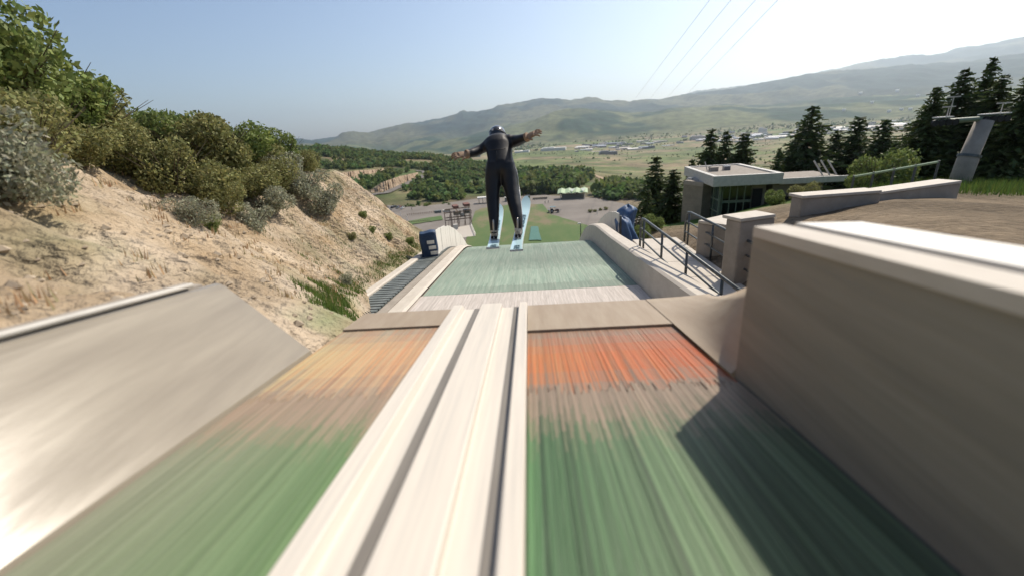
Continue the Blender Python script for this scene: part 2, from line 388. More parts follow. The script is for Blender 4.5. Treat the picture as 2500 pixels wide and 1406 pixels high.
bristle(-3.0, 2.5, 4.4, 9.74, .03, 0, 60, lambda x, y, r: (lambda v: (v, v*.98, v*.97))(.9+.18*r), up=.004, zf=lambda y: zk(y)).build('white_mat', M['white_mat'], hill)
path = [(0, y, zk(y)) for y in yy if y > 7 and y < 60]
mb = MB(); mb.sweep([(-3.02, -.1), (-2.72, .05), (-2.78, .09), (-3.08, .09), (-3.12, -.1)], path, closed=True); mb.build('side_strip', M['conc_light'], hill)
mb = MB(); mb.sweep([(-3.14, -.1), (-3.14, .055), (-3.36, .055), (-3.36, -.1)], path, closed=True); mb.build('side_strip', M['conc_grey'], hill)
mb = MB(); mb.sweep([(-4.02, -.2), (-4.02, .10), (-4.06, .13), (-4.26, .13), (-4.3, .10), (-4.3, -.4)], path, closed=True); mb.build('outer_kerb', M['conc_light'], hill)
# slatted walkway on the left
sy = 7.2; sm = None
while sy < 24:
    z = zk(sy); s = math.atan((zk(sy+.1)-zk(sy-.1))/.2)
    if sm is None:
        b = MB(); b.box((0, 0, 0), (.60, .15, .045)); ob = b.build('slat', M['slat'], hill); sm = ob.data
    else:
        ob = bpy.data.objects.new('slat', sm); COL.objects.link(ob); ob.parent = hill
    ob.location = (-3.70, sy, z+.05+random.uniform(-.006, .006)); ob.rotation_euler = (s, 0, random.uniform(-.01, .01))
    sy += .215
# right kerb: taller concrete upstand
mb = MB(); pk = [(0, y, zk(y)) for y in yy if y > 5 and y < 60]
vs = []; fs = []; pf = 5
for p in pk:
    y = p[1]; h = .62 if y < 14 else .62 + .02*(y-14)
    h = min(h, .8)
    for (x, z) in ((2.50, -.1), (2.60, h-.04), (2.66, h), (2.98, h+.01), (3.06, -.6)): vs.append((x, y, p[2]+z))
n = len(pk)
for i in range(n-1):
    for j in range(pf): fs.append((i*pf+j, (i+1)*pf+j, (i+1)*pf+(j+1) % pf, i*pf+(j+1) % pf))
fs.append(tuple(range(pf))); fs.append(tuple(reversed(range((n-1)*pf, n*pf))))
mb.add(vs, fs); mb.build('right_kerb', M['conc_light'], hill)

# white board fences either side of the knoll, each board its own piece
def board_fence(name, x, y0, y1, h, label, side):
    root = thing(name, label, 'fence', (x, y0, zk(y0)))
    y = y0; i = 0; bw = .46
    while y < y1:
        s = math.atan((zk(y+.2)-zk(y-.2))/.4); ym = y + bw*math.cos(s)/2
        dz = math.tan(s)*bw*math.cos(s)/2
        b = MB(); e = .006
        L = bw*math.cos(s)-.012
        hh = h + random.uniform(-.015, .015)
        vs = [(px, py, pz) for (py, zz) in ((-L/2, -math.tan(s)*L/2), (L/2, math.tan(s)*L/2)) for (px, pz) in ((-.02, zz+.02), (.02, zz+.02), (.02, zz+hh), (-.02, zz+hh))]
        vs = [(a*1.0, b_, c) for a, b_, c in vs]
        b.add(vs, [(0, 1, 2, 3), (7, 6, 5, 4), (0, 4, 5, 1), (1, 5, 6, 2), (2, 6, 7, 3), (3, 7, 4, 0)])
        ob = b.build('board', M['white_paint'], root)
        ob.location = (random.uniform(-.006, .006), ym-y0, zk(ym)-zk(y0)); ob.rotation_euler = (0, 0, random.uniform(-.012, .012))
        y += bw*math.cos(s); i += 1
    pb = MB()
    ya = np.linspace(y0, y1, 10)
    for y in ya: MB().box((side*.06, y-y0, zk(y)-zk(y0)+h*.45), (.07, .07, h*.95)).build('back_post', M['steel'], root)
    return root
board_fence('board_fence', -3.52, 15.6, 34, .98, 'sunlit white board fence curving over the left edge of the knoll', -1)
board_fence('board_fence', 3.36, 16.2, 34, 1.15, 'shaded white board fence over the right edge of the knoll', 1)
# end pads
def pad(name, c, size, rz, label, mtl, seed, wrinkle=.05):
    bm = bmesh.new(); bmesh.ops.create_cube(bm, size=1)
    bmesh.ops.subdivide_edges(bm, edges=bm.edges, cuts=7, use_grid_fill=True)
    rs = random.Random(seed); ph = [rs.uniform(0, 6) for _ in range(6)]
    for v in bm.verts:
        q = v.co.copy(); f = max(abs(q.x), abs(q.y), abs(q.z))
        rd = .5*q.normalized(); q = q*.78 + rd*.30
        wv = wrinkle*(math.sin(9*q.z+ph[0]+4*q.x)+math.sin(7*q.x+ph[1]+5*q.z)+math.sin(8*q.y+ph[2]+6*q.z))
        q = q + q.normalized()*wv
        v.co = Vector((q.x*size[0], q.y*size[1], q.z*size[2]))
    me = bpy.data.meshes.new(name); bm.to_mesh(me); bm.free(); me.shade_smooth()
    o = link(name, me, mtl); o.location = c; o.rotation_euler = (0, 0, rz); return tag(o, label, 'crash pad')
p1 = pad('crash_pad', (-3.75, 15.35, zk(15.35)+.47), (.58, .5, 1.0), .2, 'dark blue crash pad on the near end of the left white fence', M['blue_pad'], 3, .018)
mb = MB()
for k_ in range(3): mb.box((-3.60+.075*k_*.6, 15.02-.0*k_, zk(15)+.62-.20*k_), (.26, .02, .12), rz=.15)
for k_ in range(3): mb.box((-3.60+.075*k_*.6, 15.005, zk(15)+.62-.20*k_), (.05, .02, .12), rz=.15)
o = mb.build('printed_panel', M['white_paint']); tag(o, 'small white striped panel on the front of the left blue pad', 'panel')
def drape_cloth(c, H, r0, r1, lean, seed, label, sx=1.0):
    rs = random.Random(seed); ph = [rs.uniform(0, 6.28) for _ in range(4)]; vs = []; fs = []; nt_, nv = 40, 16
    for i in range(nv+1):
        v = i/nv; z = H*(1-v); r = (r0*math.sin(min(1, v*5)*math.pi/2) + (r1-r0)*v**.8)
        for k in range(nt_):
            th = 6.2832*k/nt_; fo = 1 + (.10+.28*v)*(math.sin(5*th+ph[0]+1.2*v)*.5+math.sin(8*th+ph[1]-2*v)*.3+math.sin(3*th+ph[2])*.4)
            x = r*fo*math.cos(th)*sx + lean*(1-v)*H*.3; y = r*fo*math.sin(th)*1.2
            vs.append((x + .05*math.sin(4*z+ph[3]), y, z + .05*math.sin(3*th+ph[1])*(1-v)))
    for i in range(nv):
        for k in range(nt_): fs.append((i*nt_+k, i*nt_+(k+1) % nt_, (i+1)*nt_+(k+1) % nt_, (i+1)*nt_+k))
    fs.append(tuple(reversed(range(nt_)))); mb = MB(); mb.add(vs, [tuple(reversed(f)) for f in fs])
    o = mb.build('blue_tarpaulin', M['blue_tarp'], smooth=True); o.location = c; return tag(o, label, 'tarpaulin')
drape_cloth((3.72, 16.5, zk(16.5)-.05), 1.05, .27, .34, -.5, 4, 'crumpled blue tarpaulin draped at the near end of the right white fence')
drape_cloth((3.98, 17.8, zk(17.8)+.25), 1.15, .34, .30, .05, 11, 'smaller blue tarpaulin bundle behind the upright blue one', 1.2)
bp_ = atY(1516, 541, 18.2); gz_ = zk(18.2)-.4
t = thing('marker_ball', 'orange marker ball on a dark stake beside the blue tarpaulin', 'marker', (bp_.x, bp_.y, gz_))
mb = MB(); mb.ell((0, 0, bp_.z-gz_), (.13, .13, .16)); mb.build('ball', M['p_orange'], t, smooth=True)
mb = MB(); mb.tube([(0, 0, -.4), (0, 0, bp_.z-gz_-.12)], .025, 6); mb.build('stake', M['rubber'], t)

# ------------------------------------------------------------------ level walkway with handrails right of the knoll
WZ = -3.32
walk = thing('concrete_walkway', 'pale concrete walkway beside the right kerb of the knoll', 'walkway', (0, 0, 0))
yv = 4.4; k_ = 0
while yv < 12.4:
    mb = MB(); mb.box((3.72, yv+.6, WZ-.15), (1.30, 1.188, .3)); o = mb.build('slab', M['conc_light'], walk, bevel=.012)
    yv += 1.2
def handrail(x, y0, y1, ztop, label, curl=True, posts=()):
    t = thing('handrail', label, 'railing', (x, y0, WZ))
    def P(y, z): return (0, y-y0, z-WZ)
    mb = MB(); pts = [P(y0, ztop), P(y1-.3, ztop)]
    if curl: pts += [P(y1-.1, ztop-.03), P(y1, ztop-.14), P(y1+.05, ztop-.4), P(y1+.05, WZ)]
    mb.tube(pts, .032, 8); mb.build('top_rail', M['steel'], t, smooth=True)
    for k in (1, 2):
        mb = MB(); z = ztop - .30*k; mb.tube([P(y0, z), P(y1+.04, z)], .022, 8); mb.build('mid_rail', M['steel'], t, smooth=True)
    for y in posts:
        mb = MB(); mb.tube([P(y, WZ-.1), P(y, ztop)], .028, 8); mb.build('post', M['steel'], t, smooth=True)
    return t
handrail(3.03, 4.6, 11.7, -2.42, 'grey steel handrail with curled end on the left of the walkway', True, np.arange(5.0, 11.5, 1.6))
handrail(4.42, 5.2, 12.2, -2.42, 'grey steel handrail on the gravel side of the walkway', True, np.arange(5.6, 12.1, 1.6))

# ------------------------------------------------------------------ terrain sheet: polar grid round the camera
def px_layer(pts, r=None):
    """pts (px, py[, r]) -> (az, r, z) arrays"""
    out = []
    for p in pts:
        a, e = azel(p[0], p[1]); rr = p[2] if len(p) > 2 else r; out.append((math.degrees(a), rr, rr*math.tan(e)))
    out.sort(); return np.array(out)
def z_layer(pts, r):
    return np.array(sorted([(a, (q[0] if isinstance(q, tuple) else r), (q[1] if isinstance(q, tuple) else q)) for a, q in pts]))
LAY = [
 z_layer([(-180, -3.2), (-20, -3.2), (43, -3.2), (50, -1.0), (70, -.85), (180, -1.6)], 1.5),
 z_layer([(-180, -3.6), (-20, -3.8), (16, -3.8), (22, -3.6), (26, -3.1), (29, -1.9), (34, -1.0), (40, -.92), (48, -.92), (70, -.95), (180, -3)], 4),
 z_layer([(-180, -4.6), (-20, -4.8), (18, -4.6), (24, -3.75), (30, -3.55), (34, -2.5), (37, -1.72), (44, -1.55), (70, -1.5), (180, -4)], 8),
 z_layer([(-180, -5.5), (-20, -6.0), (10, -5.6), (17, -4.5), (19.5, -3.75), (22, -3.25), (27, -2.75), (31.5, -2.35), (40, -2.05), (48, -2.1), (70, -2.1), (180, -5)], 13),
 z_layer([(-180, -8), (-20, -9), (10, -8.5), (13, -5.0), (17, -4.45), (21, -4.35), (28, -3.6), (33, -3.3), (40, -2.85), (48, -2.85), (70, -2.8), (180, -7)], 20),
 z_layer([(-180, -13), (-20, -16), (8, -16), (13, -11), (17, -7.0), (21, -6.6), (28, -5.5), (33, -4.8), (40, -4.0), (48, -3.9), (70, -3.6), (180, -11)], 32),
 z_layer([(-180, -26), (-20, -36), (12, -36), (18, -23), (25, -18), (33, -14), (48, -11), (70, -9), (180, -20)], 60),
 z_layer([(-180, -40), (-25, -50), (-16, -56), (14, -58), (20, -52), (30, -42), (48, -30), (70, -25), (180, -35)], 130),
 z_layer([(-180, -45), (-32, -48), (-25, -55), (20, -55), (28, -57), (48, -60), (70, -55), (180, -45)], 200),
 z_layer([(-180, -45), (-32, -45), (-25, -55), (20, -55), (28, -60), (48, -66), (70, -60), (180, -45)], 375),
 px_layer([(-300, 380), (500, 372), (690, 364, 900), (780, 362, 930), (870, 372, 980), (1000, 378, 980), (1130, 390, 930), (1190, 402, 860), (1250, 428, 700), (1320, 432, 660), (1400, 428, 680), (1550, 440, 680), (1700, 440, 720), (1850, 425, 720), (2200, 400, 720), (2500, 375, 720), (3200, 330, 800)], 900),
 px_layer([(-300, 440), (500, 420), (690, 420), (870, 425), (1000, 425), (1130, 420), (1190, 415), (1250, 410), (1400, 404), (1550, 408), (1700, 406), (1850, 398), (2200, 372), (2500, 350), (3200, 310)], 1150),
 px_layer([(-300, 460), (500, 410), (690, 405), (870, 398), (1000, 392), (1130, 386), (1250, 378), (1400, 370), (1550, 369), (1700, 360), (1850, 350), (2200, 326), (2500, 306), (3200, 260)], 2300),
 px_layer([(-300, 440), (500, 395), (690, 385), (870, 380), (1000, 380), (1130, 374), (1250, 362), (1400, 347), (1550, 337), (1700, 324), (1850, 312), (2000, 303), (2200, 292), (2500, 272), (3200, 225)], 3600),
 px_layer([(-300, 430), (500, 385), (690, 372), (870, 366), (960, 366), (1020, 358), (1080, 346), (1150, 335), (1230, 318), (1290, 300), (1340, 279), (1380, 270), (1420, 268), (1470, 271), (1550, 277), (1620, 270), (1700, 268), (1800, 262), (1900, 262), (2000, 254), (2200, 248), (2500, 222), (3200, 180)], 5200),
 px_layer([(-300, 420), (500, 375), (690, 365), (870, 356), (1000, 345), (1130, 328), (1250, 305), (1400, 285), (1550, 282), (1700, 265), (1850, 255), (2000, 245), (2200, 235), (2500, 210), (3200, 165)], 6600),
 px_layer([(-300, 405), (300, 380), (500, 364), (640, 356), (700, 347), (735, 343), (765, 348), (800, 340), (835, 327), (860, 324), (900, 328), (960, 312), (1020, 299), (1080, 289), (1130, 274), (1170, 262), (1220, 261), (1270, 254), (1330, 243), (1380, 241), (1420, 240), (1470, 245), (1540, 246), (1575, 241), (1610, 246), (1660, 236), (1720, 229), (1800, 218), (1870, 205), (1950, 190), (2020, 181), (2100, 174), (2200, 165), (2300, 158), (2400, 150), (2500, 136), (2700, 120), (3200, 95)], 9500),
 px_layer([(-300, 415), (500, 372), (700, 360), (870, 340), (1000, 318), (1170, 285), (1330, 262), (1550, 256), (1700, 240), (1850, 220), (2000, 198), (2200, 175), (2500, 150), (3200, 110)], 11500),
 px_layer([(-300, 405), (500, 372), (700, 356), (770, 341), (800, 336), (850, 345), (1000, 320), (1300, 262), (1550, 255), (1640, 243), (1700, 225), (1760, 217), (1830, 212), (1900, 204), (1960, 187), (2050, 170), (2150, 148), (2300, 128), (2400, 112), (2500, 93), (2700, 80), (3200, 60)], 15500),
 px_layer([(-300, 430), (700, 400), (1300, 330), (2500, 200), (3200, 150)], 19000)]
for l in LAY:   # close the circle behind the camera with even values
    pass
def layer_at(l, azd):
    return np.interp(azd, l[:, 0], l[:, 1]), np.interp(azd, l[:, 0], l[:, 2])
def terrain_h(azd, r):
    """azd, r arrays of equal shape -> height"""
    azd = np.asarray(azd, float); r = np.asarray(r, float)
    lr = np.log(r); z = np.zeros_like(r); done = np.zeros(r.shape, bool)
    RZ = [layer_at(l, azd) for l in LAY]
    z[:] = RZ[0][1]
    for i in range(len(LAY)-1):
        r0, z0 = RZ[i]; r1, z1 = RZ[i+1]
        m = (r >= r0) & (r <= r1)
        t = np.clip((lr-np.log(r0))/np.maximum(np.log(r1)-np.log(r0), 1e-6), 0, 1)
        t2 = t*t*(3-2*t)*.55 + t*.45
        z = np.where(m, z0+(z1-z0)*t2, z)
    z = np.where(r > RZ[-1][0], RZ[-1][1], z)
    x = r*np.sin(np.radians(azd)); y = r*np.cos(np.radians(azd))
    # small-scale relief growing with distance
    far = np.clip((r-3000)/1500, 0, 1)
    rid = 1-2*np.abs(fbm(x/900.0, y/1500.0, 5, 21))
    z = z + far*(rid-.72)*np.clip(r*.014, 0, 130) + far*fbm(x/320., y/420., 4, 33)*16
    mid = np.clip((r-376)/150, 0, 1)*np.clip((3200-r)/800, 0, 1)
    z = z + mid*fbm(x/110., y/110., 4, 11)*4.5
    nr = np.clip((r-2.6)/4, 0, 1)*np.clip((140-r)/60, 0, 1)
    z = z + nr*(fbm(x/1.6, y/1.6, 4, 3)*.10 + fbm(x/7, y/7, 3, 4)*.16)
    return z
def th1(azd, r): return float(terrain_h(np.array([azd]), np.array([r]))[0])
def ground_hit(px, py, r0=150., r1=14000.):
    a, e = azel(px, py); ad = math.degrees(a); rs = np.geomspace(r0, r1, 700)
    zt = terrain_h(np.full(rs.shape, ad), rs); ray = rs*math.tan(e); k = np.nonzero(ray <= zt)[0]
    r = rs[k[0]] if len(k) else rs[-1]
    return Vector((r*math.sin(a), r*math.cos(a), r*math.tan(e)))
def ground_z(x, y):
    return th1(math.degrees(math.atan2(x, y)), math.hypot(x, y))

az = np.concatenate([np.arange(-180, -70, 4.0), np.arange(-70, -32, .5), np.arange(-32, 52, .16), np.arange(52, 75, .5), np.arange(75, 180.1, 4.0)])
rr = np.concatenate([np.geomspace(1.5, 60, 110), np.geomspace(61.5, 380, 60), np.geomspace(385, 3000, 130), np.geomspace(3030, 19000, 190)])
A, Rr = np.meshgrid(az, rr)
Z = terrain_h(A, Rr)
X = Rr*np.sin(np.radians(A)); Y = Rr*np.cos(np.radians(A))
nr_, na_ = A.shape
# ground cover albedo per vertex (what grows there)
def lerp(a, b, t): return a[None, :]*(1-t[:, None]) + b[None, :]*t[:, None]
xf, yf, rf, af = X.ravel(), Y.ravel(), Rr.ravel(), A.ravel()
gravel = np.array([.235, .18, .12]); dirt = np.array([.26, .21, .145]); scrub = np.array([.07, .10, .035]); tan = np.array([.27, .215, .13])
fieldg = np.array([.135, .165, .06]); forest = np.array([.010, .042, .020]); brown = np.array([.15, .155, .075]); grassc = np.array([.10, .17, .035])
C = np.tile(gravel, (len(rf), 1))
n1 = np.clip(fbm(xf/3., yf/3., 4, 51)*1.6+.5, 0, 1); C = C*(.75+.5*n1)[:, None]
def blend(C, target, w): return C*(1-w[:, None]) + target*w[:, None]
sm = lambda v, a, b: np.clip((v-a)/(b-a), 0, 1)
g = sm(rf, 19, 24)*(1-sm(rf, 60, 90))*np.clip(fbm(xf/6, yf/6, 3, 53)*2+.75, 0, 1)
C = blend(C, grassc, g)
C = blend(C, scrub, sm(rf, 60, 100)*np.clip(fbm(xf/30, yf/30, 4, 54)*2+.65, 0, 1))
C = blend(C, dirt, sm(rf, 120, 200)*(1-sm(rf, 375, 420))*.75)
hillm = sm(rf, 370, 430)*(1-sm(rf, 1000, 1150))
n2 = np.clip(fbm(xf/60, yf/60, 4, 55)*2.2+.62, 0, 1)
C = blend(C, tan*.85, hillm); C = blend(C, scrub*1.15, hillm*n2)
pl = sm(rf, 640, 1000)*(1-sm(rf, 3300, 3900))*np.clip((af+14)/4, 0, 1)
lrf = np.log(rf)
n3 = np.clip(fbm(af/5.5, lrf*9, 4, 56)*2.6+.5, 0, 1); C = blend(C, tan, pl); C = blend(C, fieldg, pl*n3*.95)
n3b = np.clip(fbm(af/2.2+9, lrf*30, 4, 57)*2.6+.1, 0, 1); C = blend(C, scrub*1.5, pl*n3b*.8)
leftv = sm(rf, 1100, 1500)*(1-sm(rf, 3300, 3900))*(1-np.clip((af+14)/4, 0, 1)); C = blend(C, scrub*1.3, leftv)
fh = sm(rf, 3500, 3900)*(1-sm(rf, 6300, 7000))
n4 = np.clip(fbm(xf/420, yf/700, 6, 58)*4.5+.85, 0, 1)
C = blend(C, np.array([.125, .14, .06]), fh); C = blend(C, forest*1.0, fh*n4*.95)
fm = sm(rf, 6400, 7200); n5 = np.clip(fbm(xf/900, yf/1400, 5, 59)*4+.95, 0, 1)
C = blend(C, brown*.7, fm); C = blend(C, np.array([.010, .034, .026]), fm*n5)
me = bpy.data.meshes.new('valley_ground')
verts = np.stack([xf, yf, Z.ravel()], 1)
idx = (np.arange(nr_-1)[:, None]*na_ + np.arange(na_-1)[None, :]).ravel()
faces = np.stack([idx, idx+1, idx+na_+1, idx+na_], 1)[:, ::-1]
me.from_pydata(verts.tolist(), [], faces.tolist()); me.update()
at = me.color_attributes.new('cover', 'FLOAT_COLOR', 'POINT'); C = C*.82; at.data.foreach_set('color', np.concatenate([C, np.ones((len(C), 1))], 1).ravel().astype(np.float32))
me.shade_smooth()
gm = bpy.data.materials.new('ground_cover'); gm.use_nodes = True; t = gm.node_tree; N = t.nodes; L = t.links
b = N['Principled BSDF']; b.inputs['Roughness'].default_value = .95; b.inputs['Specular IOR Level'].default_value = .1
a_ = N.new('ShaderNodeAttribute'); a_.attribute_name = 'cover'
geo = N.new('ShaderNodeNewGeometry')
def gnoise(scale, lo, hi, mlo, mhi, detail=8):
    n = N.new('ShaderNodeTexNoise'); n.inputs['Scale'].default_value = scale; n.inputs['Detail'].default_value = detail; n.inputs['Roughness'].default_value = .65; L.new(geo.outputs['Position'], n.inputs[0])
    m_ = N.new('ShaderNodeMapRange'); m_.inputs[1].default_value = lo; m_.inputs[2].default_value = hi; m_.inputs[3].default_value = mlo; m_.inputs[4].default_value = mhi; L.new(n.outputs[0], m_.inputs[0]); return n, m_
nf, mf = gnoise(7.0, .35, .65, .7, 1.3, 10)
nc, mc = gnoise(.012, .35, .65, .55, 1.45, 12)
mm = N.new('ShaderNodeMath'); mm.operation = 'MULTIPLY'; L.new(mf.outputs[0], mm.inputs[0]); L.new(mc.outputs[0], mm.inputs[1])
mx = N.new('ShaderNodeVectorMath'); mx.operation = 'SCALE'; L.new(a_.outputs[0], mx.inputs[0]); L.new(mm.outputs[0], mx.inputs[3]); L.new(mx.outputs[0], b.inputs['Base Color'])
bp = N.new('ShaderNodeBump'); bp.inputs['Strength'].default_value = .8; bp.inputs['Distance'].default_value = .08; L.new(nf.outputs[0], bp.inputs['Height'])
bp2 = N.new('ShaderNodeBump'); bp2.inputs['Strength'].default_value = .7; bp2.inputs['Distance'].default_value = 6.0; L.new(nc.outputs[0], bp2.inputs['Height']); L.new(bp.outputs[0], bp2.inputs['Normal']); L.new(bp2.outputs[0], b.inputs['Normal'])
tag(link('valley_ground', me, gm), kind='structure')
ZMIN, ZMAX = float(Z.min()), float(Z.max())

# ------------------------------------------------------------------ left sandy hillside
def toe(y):
    x = np.interp(y, [-6, 2.35, 2.62, 3.45, 4.6, 7, 10.5, 16, 150], [-2.15, -2.15, -1.64, -1.60, -2.1, -3.3, -4.28, -4.33, -4.4])
    zb = np.where(y < 2.3, -.9+SL*y+.44, 0)
    ks = np.array([zk(float(v)) for v in np.ravel(y)]).reshape(np.shape(y))
    z = np.where(y < 2.3, zb, np.interp(y, [2.3, 2.62, 3.45, 4.6, 10.0], [-.9+SL*2.3+.44, -.9+SL*2.62-.05, -.9+SL*3.45-.12, -1.95, -3.56]))
    z = np.where(y > 10, ks+.06, z); return x, z
def hill_h(x, y):
    tx, tz = toe(y); d = tx-x
    slope = np.interp(y, [-6, 2, 6, 14, 40], [.52, .56, .66, .84, .84])
    crest = np.interp(y, [-6, 6, 14, 22, 40], [5.0, 5.0, 4.6, 4.2, 4.2])
    dd = np.where(d < crest, d, crest + (d-crest)*.12)
    z = tz + slope*dd*np.clip(.75+d*.12, .75, 1.0)
    amp = np.clip(d*1.2, 0, 1)
    n = fbm(x/1.3, y/1.7, 5, 71)*.34 + fbm(x/3.6+4, y/3.2, 4, 72)*.55 + (np.abs(fbm(x/.5, y/.8, 4, 73)))*.17
    gull = -np.abs(fbm(x/6., y/1.1, 4, 74))*.55
    z = z + amp*(n+gull+.12)
    fall = np.clip((d-14)/20, 0, 1); z = z - fall*fall*30
    return np.where(d < 0, tz - .05 + d*1.5, z)
gx = np.concatenate([np.arange(-45, -14, 1.0), np.arange(-14, -8, .2), np.arange(-8, -1.3, .065)])
gy = np.concatenate([np.arange(-6, 1, .16), np.arange(1, 22, .085), np.arange(22, 34, .3), np.arange(34, 150, 3.)])
GX, GY = np.meshgrid(gx, gy); HZ = hill_h(GX, GY)
tx_, _ = toe(gy)
me = bpy.data.meshes.new('sandy_hillside'); ny, nx = GX.shape
idx = (np.arange(ny-1)[:, None]*nx + np.arange(nx-1)[None, :]).ravel()
keep = (GX < tx_[:, None]+.22); kf = keep.ravel()
faces = np.stack([idx, idx+1, idx+nx+1, idx+nx], 1); ok = kf[faces].all(1); faces = faces[ok]
me.from_pydata(np.stack([GX.ravel(), GY.ravel(), HZ.ravel()], 1).tolist(), [], faces.tolist()); me.update()
tn = 1 + .35*fbm(GX/.9, GY/1.2, 4, 75) ; dg = np.clip(fbm(GX/1.1, GY/1.5, 4, 76)*3-.35, 0, 1)
dcr = np.clip((toe(GY)[0]-GX-3.6)/1.6, 0, 1)
dg = np.clip(dg*.55 + dcr*.75, 0, 1)
gr = np.clip(1-np.abs(toe(GY)[0]-GX-.15)/.35, 0, 1)*np.clip(fbm(GX/.7, GY/1.3, 3, 77)*3+.35, 0, 1)*(GY > 3)
T = np.stack([tn*(1-.62*dg)*(1-.4*gr), tn*(1-.5*dg)*(1-.2*gr), tn*(1-.68*dg)*(1-.4*gr), np.ones_like(tn)], -1)
at = me.color_attributes.new('tint', 'FLOAT_COLOR', 'POINT'); at.data.foreach_set('color', T.reshape(-1).astype(np.float32))
me.shade_smooth(); tag(link('sandy_hillside', me, M['sand']), kind='structure')
def hz(x, y): return float(hill_h(np.array([float(x)]), np.array([float(y)]))[0])
def hill_hit(px, py):
    v = D(px, py); v = v/np.linalg.norm(v)
    ts = np.linspace(2, 40, 1500); P = ts[:, None]*v[None, :]
    h = hill_h(P[:, 0], P[:, 1]); tx, _ = toe(P[:, 1]); k = np.nonzero((P[:, 2] <= h) & (P[:, 0] < tx))[0]
    return Vector(P[k[0]]) if len(k) else None

# ------------------------------------------------------------------ vegetation builders
def leaf_cloud(lobes, n, size, seed, tintr=(.65, 1.35), shell=.55, up=.3):
    rs = np.random.default_rng(seed); V = []; F = []; Cc = []
    w_ = np.array([l[3]*l[4]*l[5] for l in lobes])**.67; w_ /= w_.sum()
    for i in range(n):
        l = lobes[rs.choice(len(lobes), p=w_)]
        d = rs.normal(size=3); d /= np.linalg.norm(d); q = (shell+(1-shell)*rs.random())**.6
        c = np.array(l[:3]) + d*np.array(l[3:6])*q*rs.uniform(.85, 1.12)
        a = rs.normal(size=3); a[2] += up; a /= np.linalg.norm(a); b_ = np.cross(a, rs.normal(size=3)); b_ /= np.linalg.norm(b_)
        s = size*rs.uniform(.6, 1.5)
        k = len(V); V += [c-a*s*.5, c+b_*s*.28, c+a*s*.6, c-b_*s*.28]; F.append((k, k+1, k+2, k+3))
        tv = rs.uniform(*tintr); Cc.append((tv*rs.uniform(.9, 1.1), tv, tv*rs.uniform(.85, 1.1)))
    mb = MB()
    mb.v = [tuple(v) for v in V]; mb.f = F; mb.c = Cc
    return mb
def stems(mb, n, h, r, seed, spread=.6, base=.02):
    rs = random.Random(seed)
    for i in range(n):
        a = rs.uniform(0, 6.28); l = rs.uniform(.4, 1)*spread
        mb.tube([(0, 0, -.15), (math.cos(a)*l*.4, math.sin(a)*l*.4, h*.45), (math.cos(a)*l, math.sin(a)*l, h*rs.uniform(.7, .95))], [r, r*.7, r*.25], 5)
    return mb
def shrub_proto(kind, seed):
    rs = random.Random(seed); lobes = []
    for k in range(8):
        a = rs.uniform(0, 6.28); q = rs.uniform(.1, .62); zz = rs.uniform(.3, .85)
        s = rs.uniform(.2, .36); lobes.append((math.cos(a)*q, math.sin(a)*q, zz, s, s, s*rs.uniform(.75, 1.2)))
    lobes.append((0, 0, .35, .5, .5, .32))
    n, sz = dict(sage=(5000, .055), green=(5200, .066), olive=(4800, .06))[kind]
    m1 = leaf_cloud(lobes, n, sz, seed); st = stems(MB(), 26, 1.0, .012, seed, .8)
    return m1, st
PROT = {}
for kind, mt in (('sage', 'leaf_sage'), ('green', 'leaf_green'), ('olive', 'leaf_olive')):
    for v in range(3):
        f, st = shrub_proto(kind, 100+v*7+len(kind))
        fo = f.build('foliage', M[mt]); so = st.build('stem', M['bark'])
        PROT[(kind, v)] = (fo.data, so.data); bpy.data.objects.remove(fo); bpy.data.objects.remove(so)
def place_shrub(kind, v, loc, s, rz, label, name, group, sz=1.0, cat='shrub'):
    t = thing(name, label, cat, loc, rz, group); t.scale = (s, s, s*sz)
    link('foliage', PROT[(kind, v)][0], None, t); link('stem', PROT[(kind, v)][1], None, t)
    return t
# skyline and slope shrubs on the sandy hillside: (kind, px, py of base, size)
SH = [('green', 30, 330, 1.5), ('green', 150, 330, 1.35), ('olive', 250, 350, 1.2), ('green', 330, 345, 1.25), ('green', 420, 380, 1.1), ('olive', 480, 400, 1.15),
      ('olive', 545, 420, 1.3), ('green', 590, 400, 1.3), ('olive', 640, 440, 1.2), ('olive', 430, 470, 1.0), ('olive', 520, 490, .95),
      ('sage', 15, 480, 1.0), ('sage', 90, 470, .7), ('sage', 690, 455, 1.0), ('sage', 745, 480, .95), ('sage', 790, 520, .8), ('sage', 620, 560, .6), ('sage', 655, 520, .75),
      ('green', 510, 560, .3), ('green', 770, 395, 1.1), ('green', 905, 565, .26), ('green', 950, 580, .28), ('green', 1000, 592, .28), ('olive', 860, 580, .25), ('sage', 845, 690, .28), ('green', 885, 530, .24), ('olive', 360, 440, .8), ('olive', 300, 420, .8), ('olive', 600, 480, .9), ('olive', 200, 400, .9), ('olive', 90, 390, 1.0), ('olive', 560, 520, .6), ('sage', 470, 540, .55), ('olive', 665, 470, .9), ('green', 700, 400, .9), ('olive', 735, 420, .7)]
cnt = {}
kn = {'green': ('leafy_shrub', 'leafy green shrub', 'green shrubs on the sandy hillside'), 'olive': ('scrub_bush', 'olive brown scrub bush', 'olive bushes on the sandy hillside'), 'sage': ('sagebrush', 'pale grey-green sagebrush', 'sagebrush on the sandy hillside')}
for kind in ('green', 'olive', 'sage'):
    lst = sorted([s for s in SH if s[0] == kind], key=lambda s: s[1])
    i = 0
    for s in lst:
        p = hill_hit(s[1], s[2])
        if p is None: continue
        nm, ph, grp = kn[kind]
        dd_ = p.length; sc = s[3]*min(1.15, .35+dd_/16)
        place_shrub(kind, i % 3, (p.x, p.y, p.z-.1), sc, random.uniform(0, 6), '%s on the sandy hillside, %s of its kind from the left' % (ph, ordw(i)), nm, grp, random.uniform(.8, 1.1))
        i += 1
